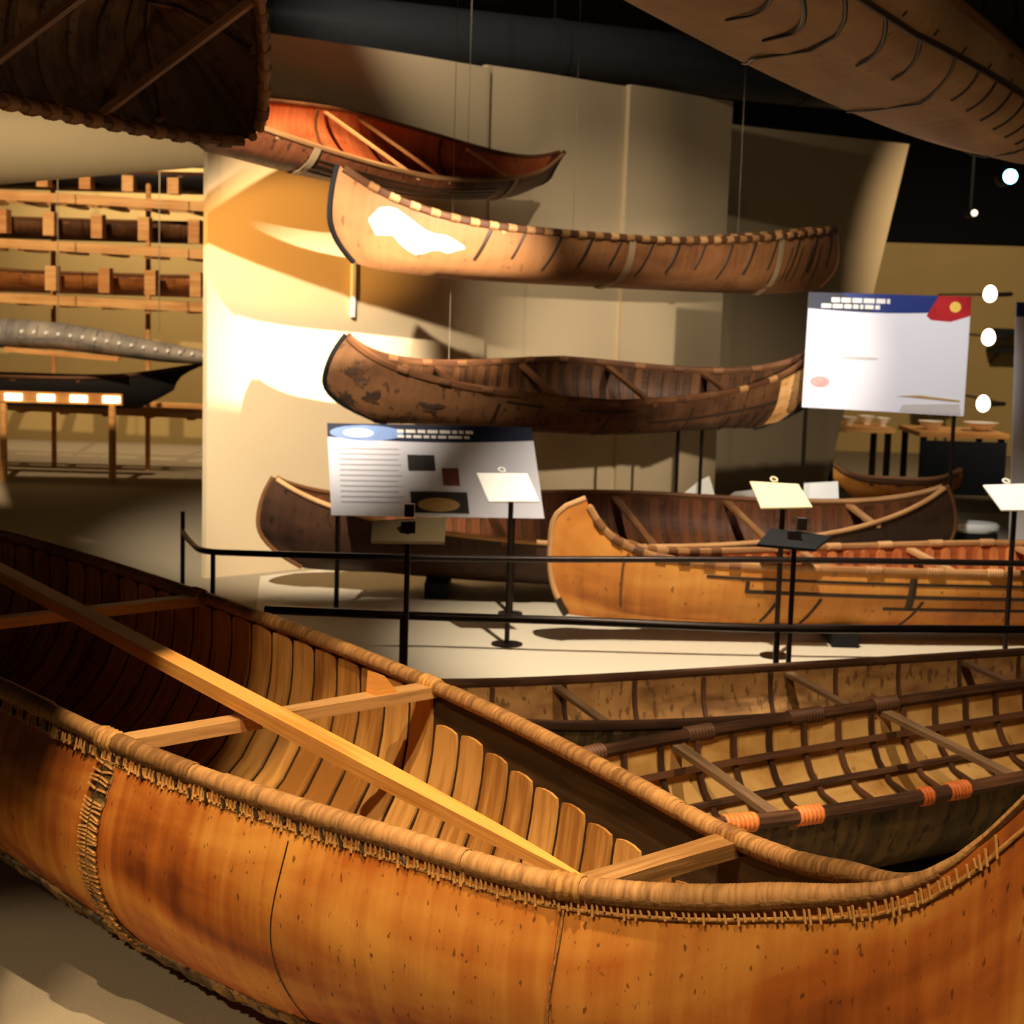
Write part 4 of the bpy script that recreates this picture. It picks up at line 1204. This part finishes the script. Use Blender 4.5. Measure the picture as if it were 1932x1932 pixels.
for i, (u, v, Y, w, tz, lb) in enumerate(((1600, 800, 14.9, .16, zt2, 'leftmost white cup'), (1634, 800, 15.1, .16, zt2, 'white bowl'), (1665, 800, 14.9, .14, zt2, 'rightmost white cup'),
                                          (1755, 815, 14.5, .22, zt, 'long white dish'), (1850, 815, 14.5, .3, zt, 'broad cream dish'))):
    p = at(u, v, Y)
    m = MB(); prof = [(.4, 0), (.5, .02), (.85, .05), (1., .075), (.95, .075), (.45, .03), (0.02, .025)]
    a = np.linspace(0, 2 * math.pi, 16, endpoint=False)
    P = np.array([[(p[0] + w / 2 * r_ * math.cos(q), Y + w / 2 * r_ * math.sin(q), tz + .021 + z_) for q in a] for r_, z_ in prof])
    m.grid(P, close=True)
    tag(m.build('dish', MT['white']), lb + ' standing on the %s in the right background' % ('small display table' if i < 3 else 'blue black table'), 'dish')
# globe lamps on the wall
MT['globe'] = emit('globe_lamp', (1, .88, .66, 1), 5)
for u, v, lb in ((1868, 556, 'topmost'), (1865, 638, 'middle'), (1855, 763, 'lowest')):
    p = at(u, v, 15.6)
    root = empty('globe_lamp', tuple(p), label='%s of three small glowing globe lamps right of the bright sign' % lb, cat='lamp')
    a = np.linspace(0, 2 * math.pi, 14, endpoint=False); b = np.linspace(.15, math.pi - .15, 9)
    P = np.array([[(.062 * math.sin(y) * math.cos(x), .062 * math.sin(y) * math.sin(x), .085 * math.cos(y) * (1.0 if y < 1.5 else .8)) for x in a] for y in b])
    MB().grid(P, close=True).build('globe', MT['globe'], root)
    MB().cyl((.05, 0, 0), (.2, .02, .01), .02, n=8).build('arm', MT['iron'], root)
    MB().cyl((.2, -.0, .01), (.2, 2.7, .01), .012, n=6).build('bracket', MT['iron'], root)
# dark cupboard edge and dark shelves beyond the lamps
for (u0, u1, v0, v1, nm_, lb) in ((1878, 1935, 620, 634, 'wall_shelf', 'dark wall shelf level with the middle globe lamp'), (1880, 1935, 655, 668, 'wall_shelf', 'dark wall shelf just below the middle globe lamp')):
    a, b = at(u0, v0, 17.9), at(u1, v1, 17.9)
    root = empty(nm_, label=lb, cat='shelf')
    MB().box(((a[0] + b[0]) / 2, 18.1, (a[2] + b[2]) / 2), (b[0] - a[0], .38, a[2] - b[2])).build('board', MT['black'], root, smooth=False)
    MB().beam((a[0] + .05, 18.28, b[2] - .1), (a[0] + .05, 18.0, b[2]), .03, .03).build('bracket', MT['black'], root, smooth=False)
# coloured lamp and small lamp on the ceiling grid
def can_lamp(u, v, Y, col, st, lab, r):
    p = at(u, v, Y)
    root = empty('track_lamp', tuple(p), label=lab, cat='lamp')
    a = np.linspace(0, 2 * math.pi, 14, endpoint=False)
    prof = [(r * .75, -.0), (r * .9, .03), (r * 1.05, .05), (r * 1.05, .2), (r * .5, .25)]
    P = np.array([[(q * math.cos(x), y, q * math.sin(x)) for x in a] for q, y in prof])
    MB().grid(P, close=True).build('housing', MT['black'], root)
    prof = [(r * .92, -.004), (r * .7, -.03), (r * .35, -.045), (.001, -.05)]
    P = np.array([[(q * math.cos(x), y, q * math.sin(x)) for x in a] for q, y in prof])
    MB().grid(P, close=True).build('lens', emit('lens_' + str(u), col, st), root)
    MB().cyl((0, .12, r), (0, .12, 4.25 - p[2]), .012, n=6).build('stem', MT['black'], root)
can_lamp(1906, 333, 12.0, (.25, .8, 1, 1), 9, 'glowing cyan ceiling lamp at the upper right', .055)
can_lamp(1838, 402, 14.0, (1, .8, .6, 1), 1.2, 'small dim white ceiling lamp below the cyan one', .03)
# pale boat end and floor cushion beyond the dark canoe
small_boat(1690, 944, 11.4, .85, .3, .13, -.12, MT['gold_bark'], 'small_canoe', 'pale tan canoe end beyond the right tip of the dark ribbed canoe', rise=.1)
p = atz(1838, 1003, .12)
m = MB()
a = np.linspace(0, 2 * math.pi, 20, endpoint=False)
P = np.array([[(.16 * r_ * math.cos(q), .12 * r_ * math.sin(q), z_) for q in a] for r_, z_ in ((.02, .0), (.85, 0), (1, .02), (1, .045), (.9, .06), (.02, .066))])
m.grid(P + p, close=True)
cush = empty('floor_cushion', label='flat cream cushion on a dark stool right of the dark canoe tip', cat='cushion')
m.build('pad', MT['white'], cush)
MB().box((p[0], p[1], p[2] / 2), (.26, .18, p[2])).build('stool', MT['black'], cush, smooth=False)
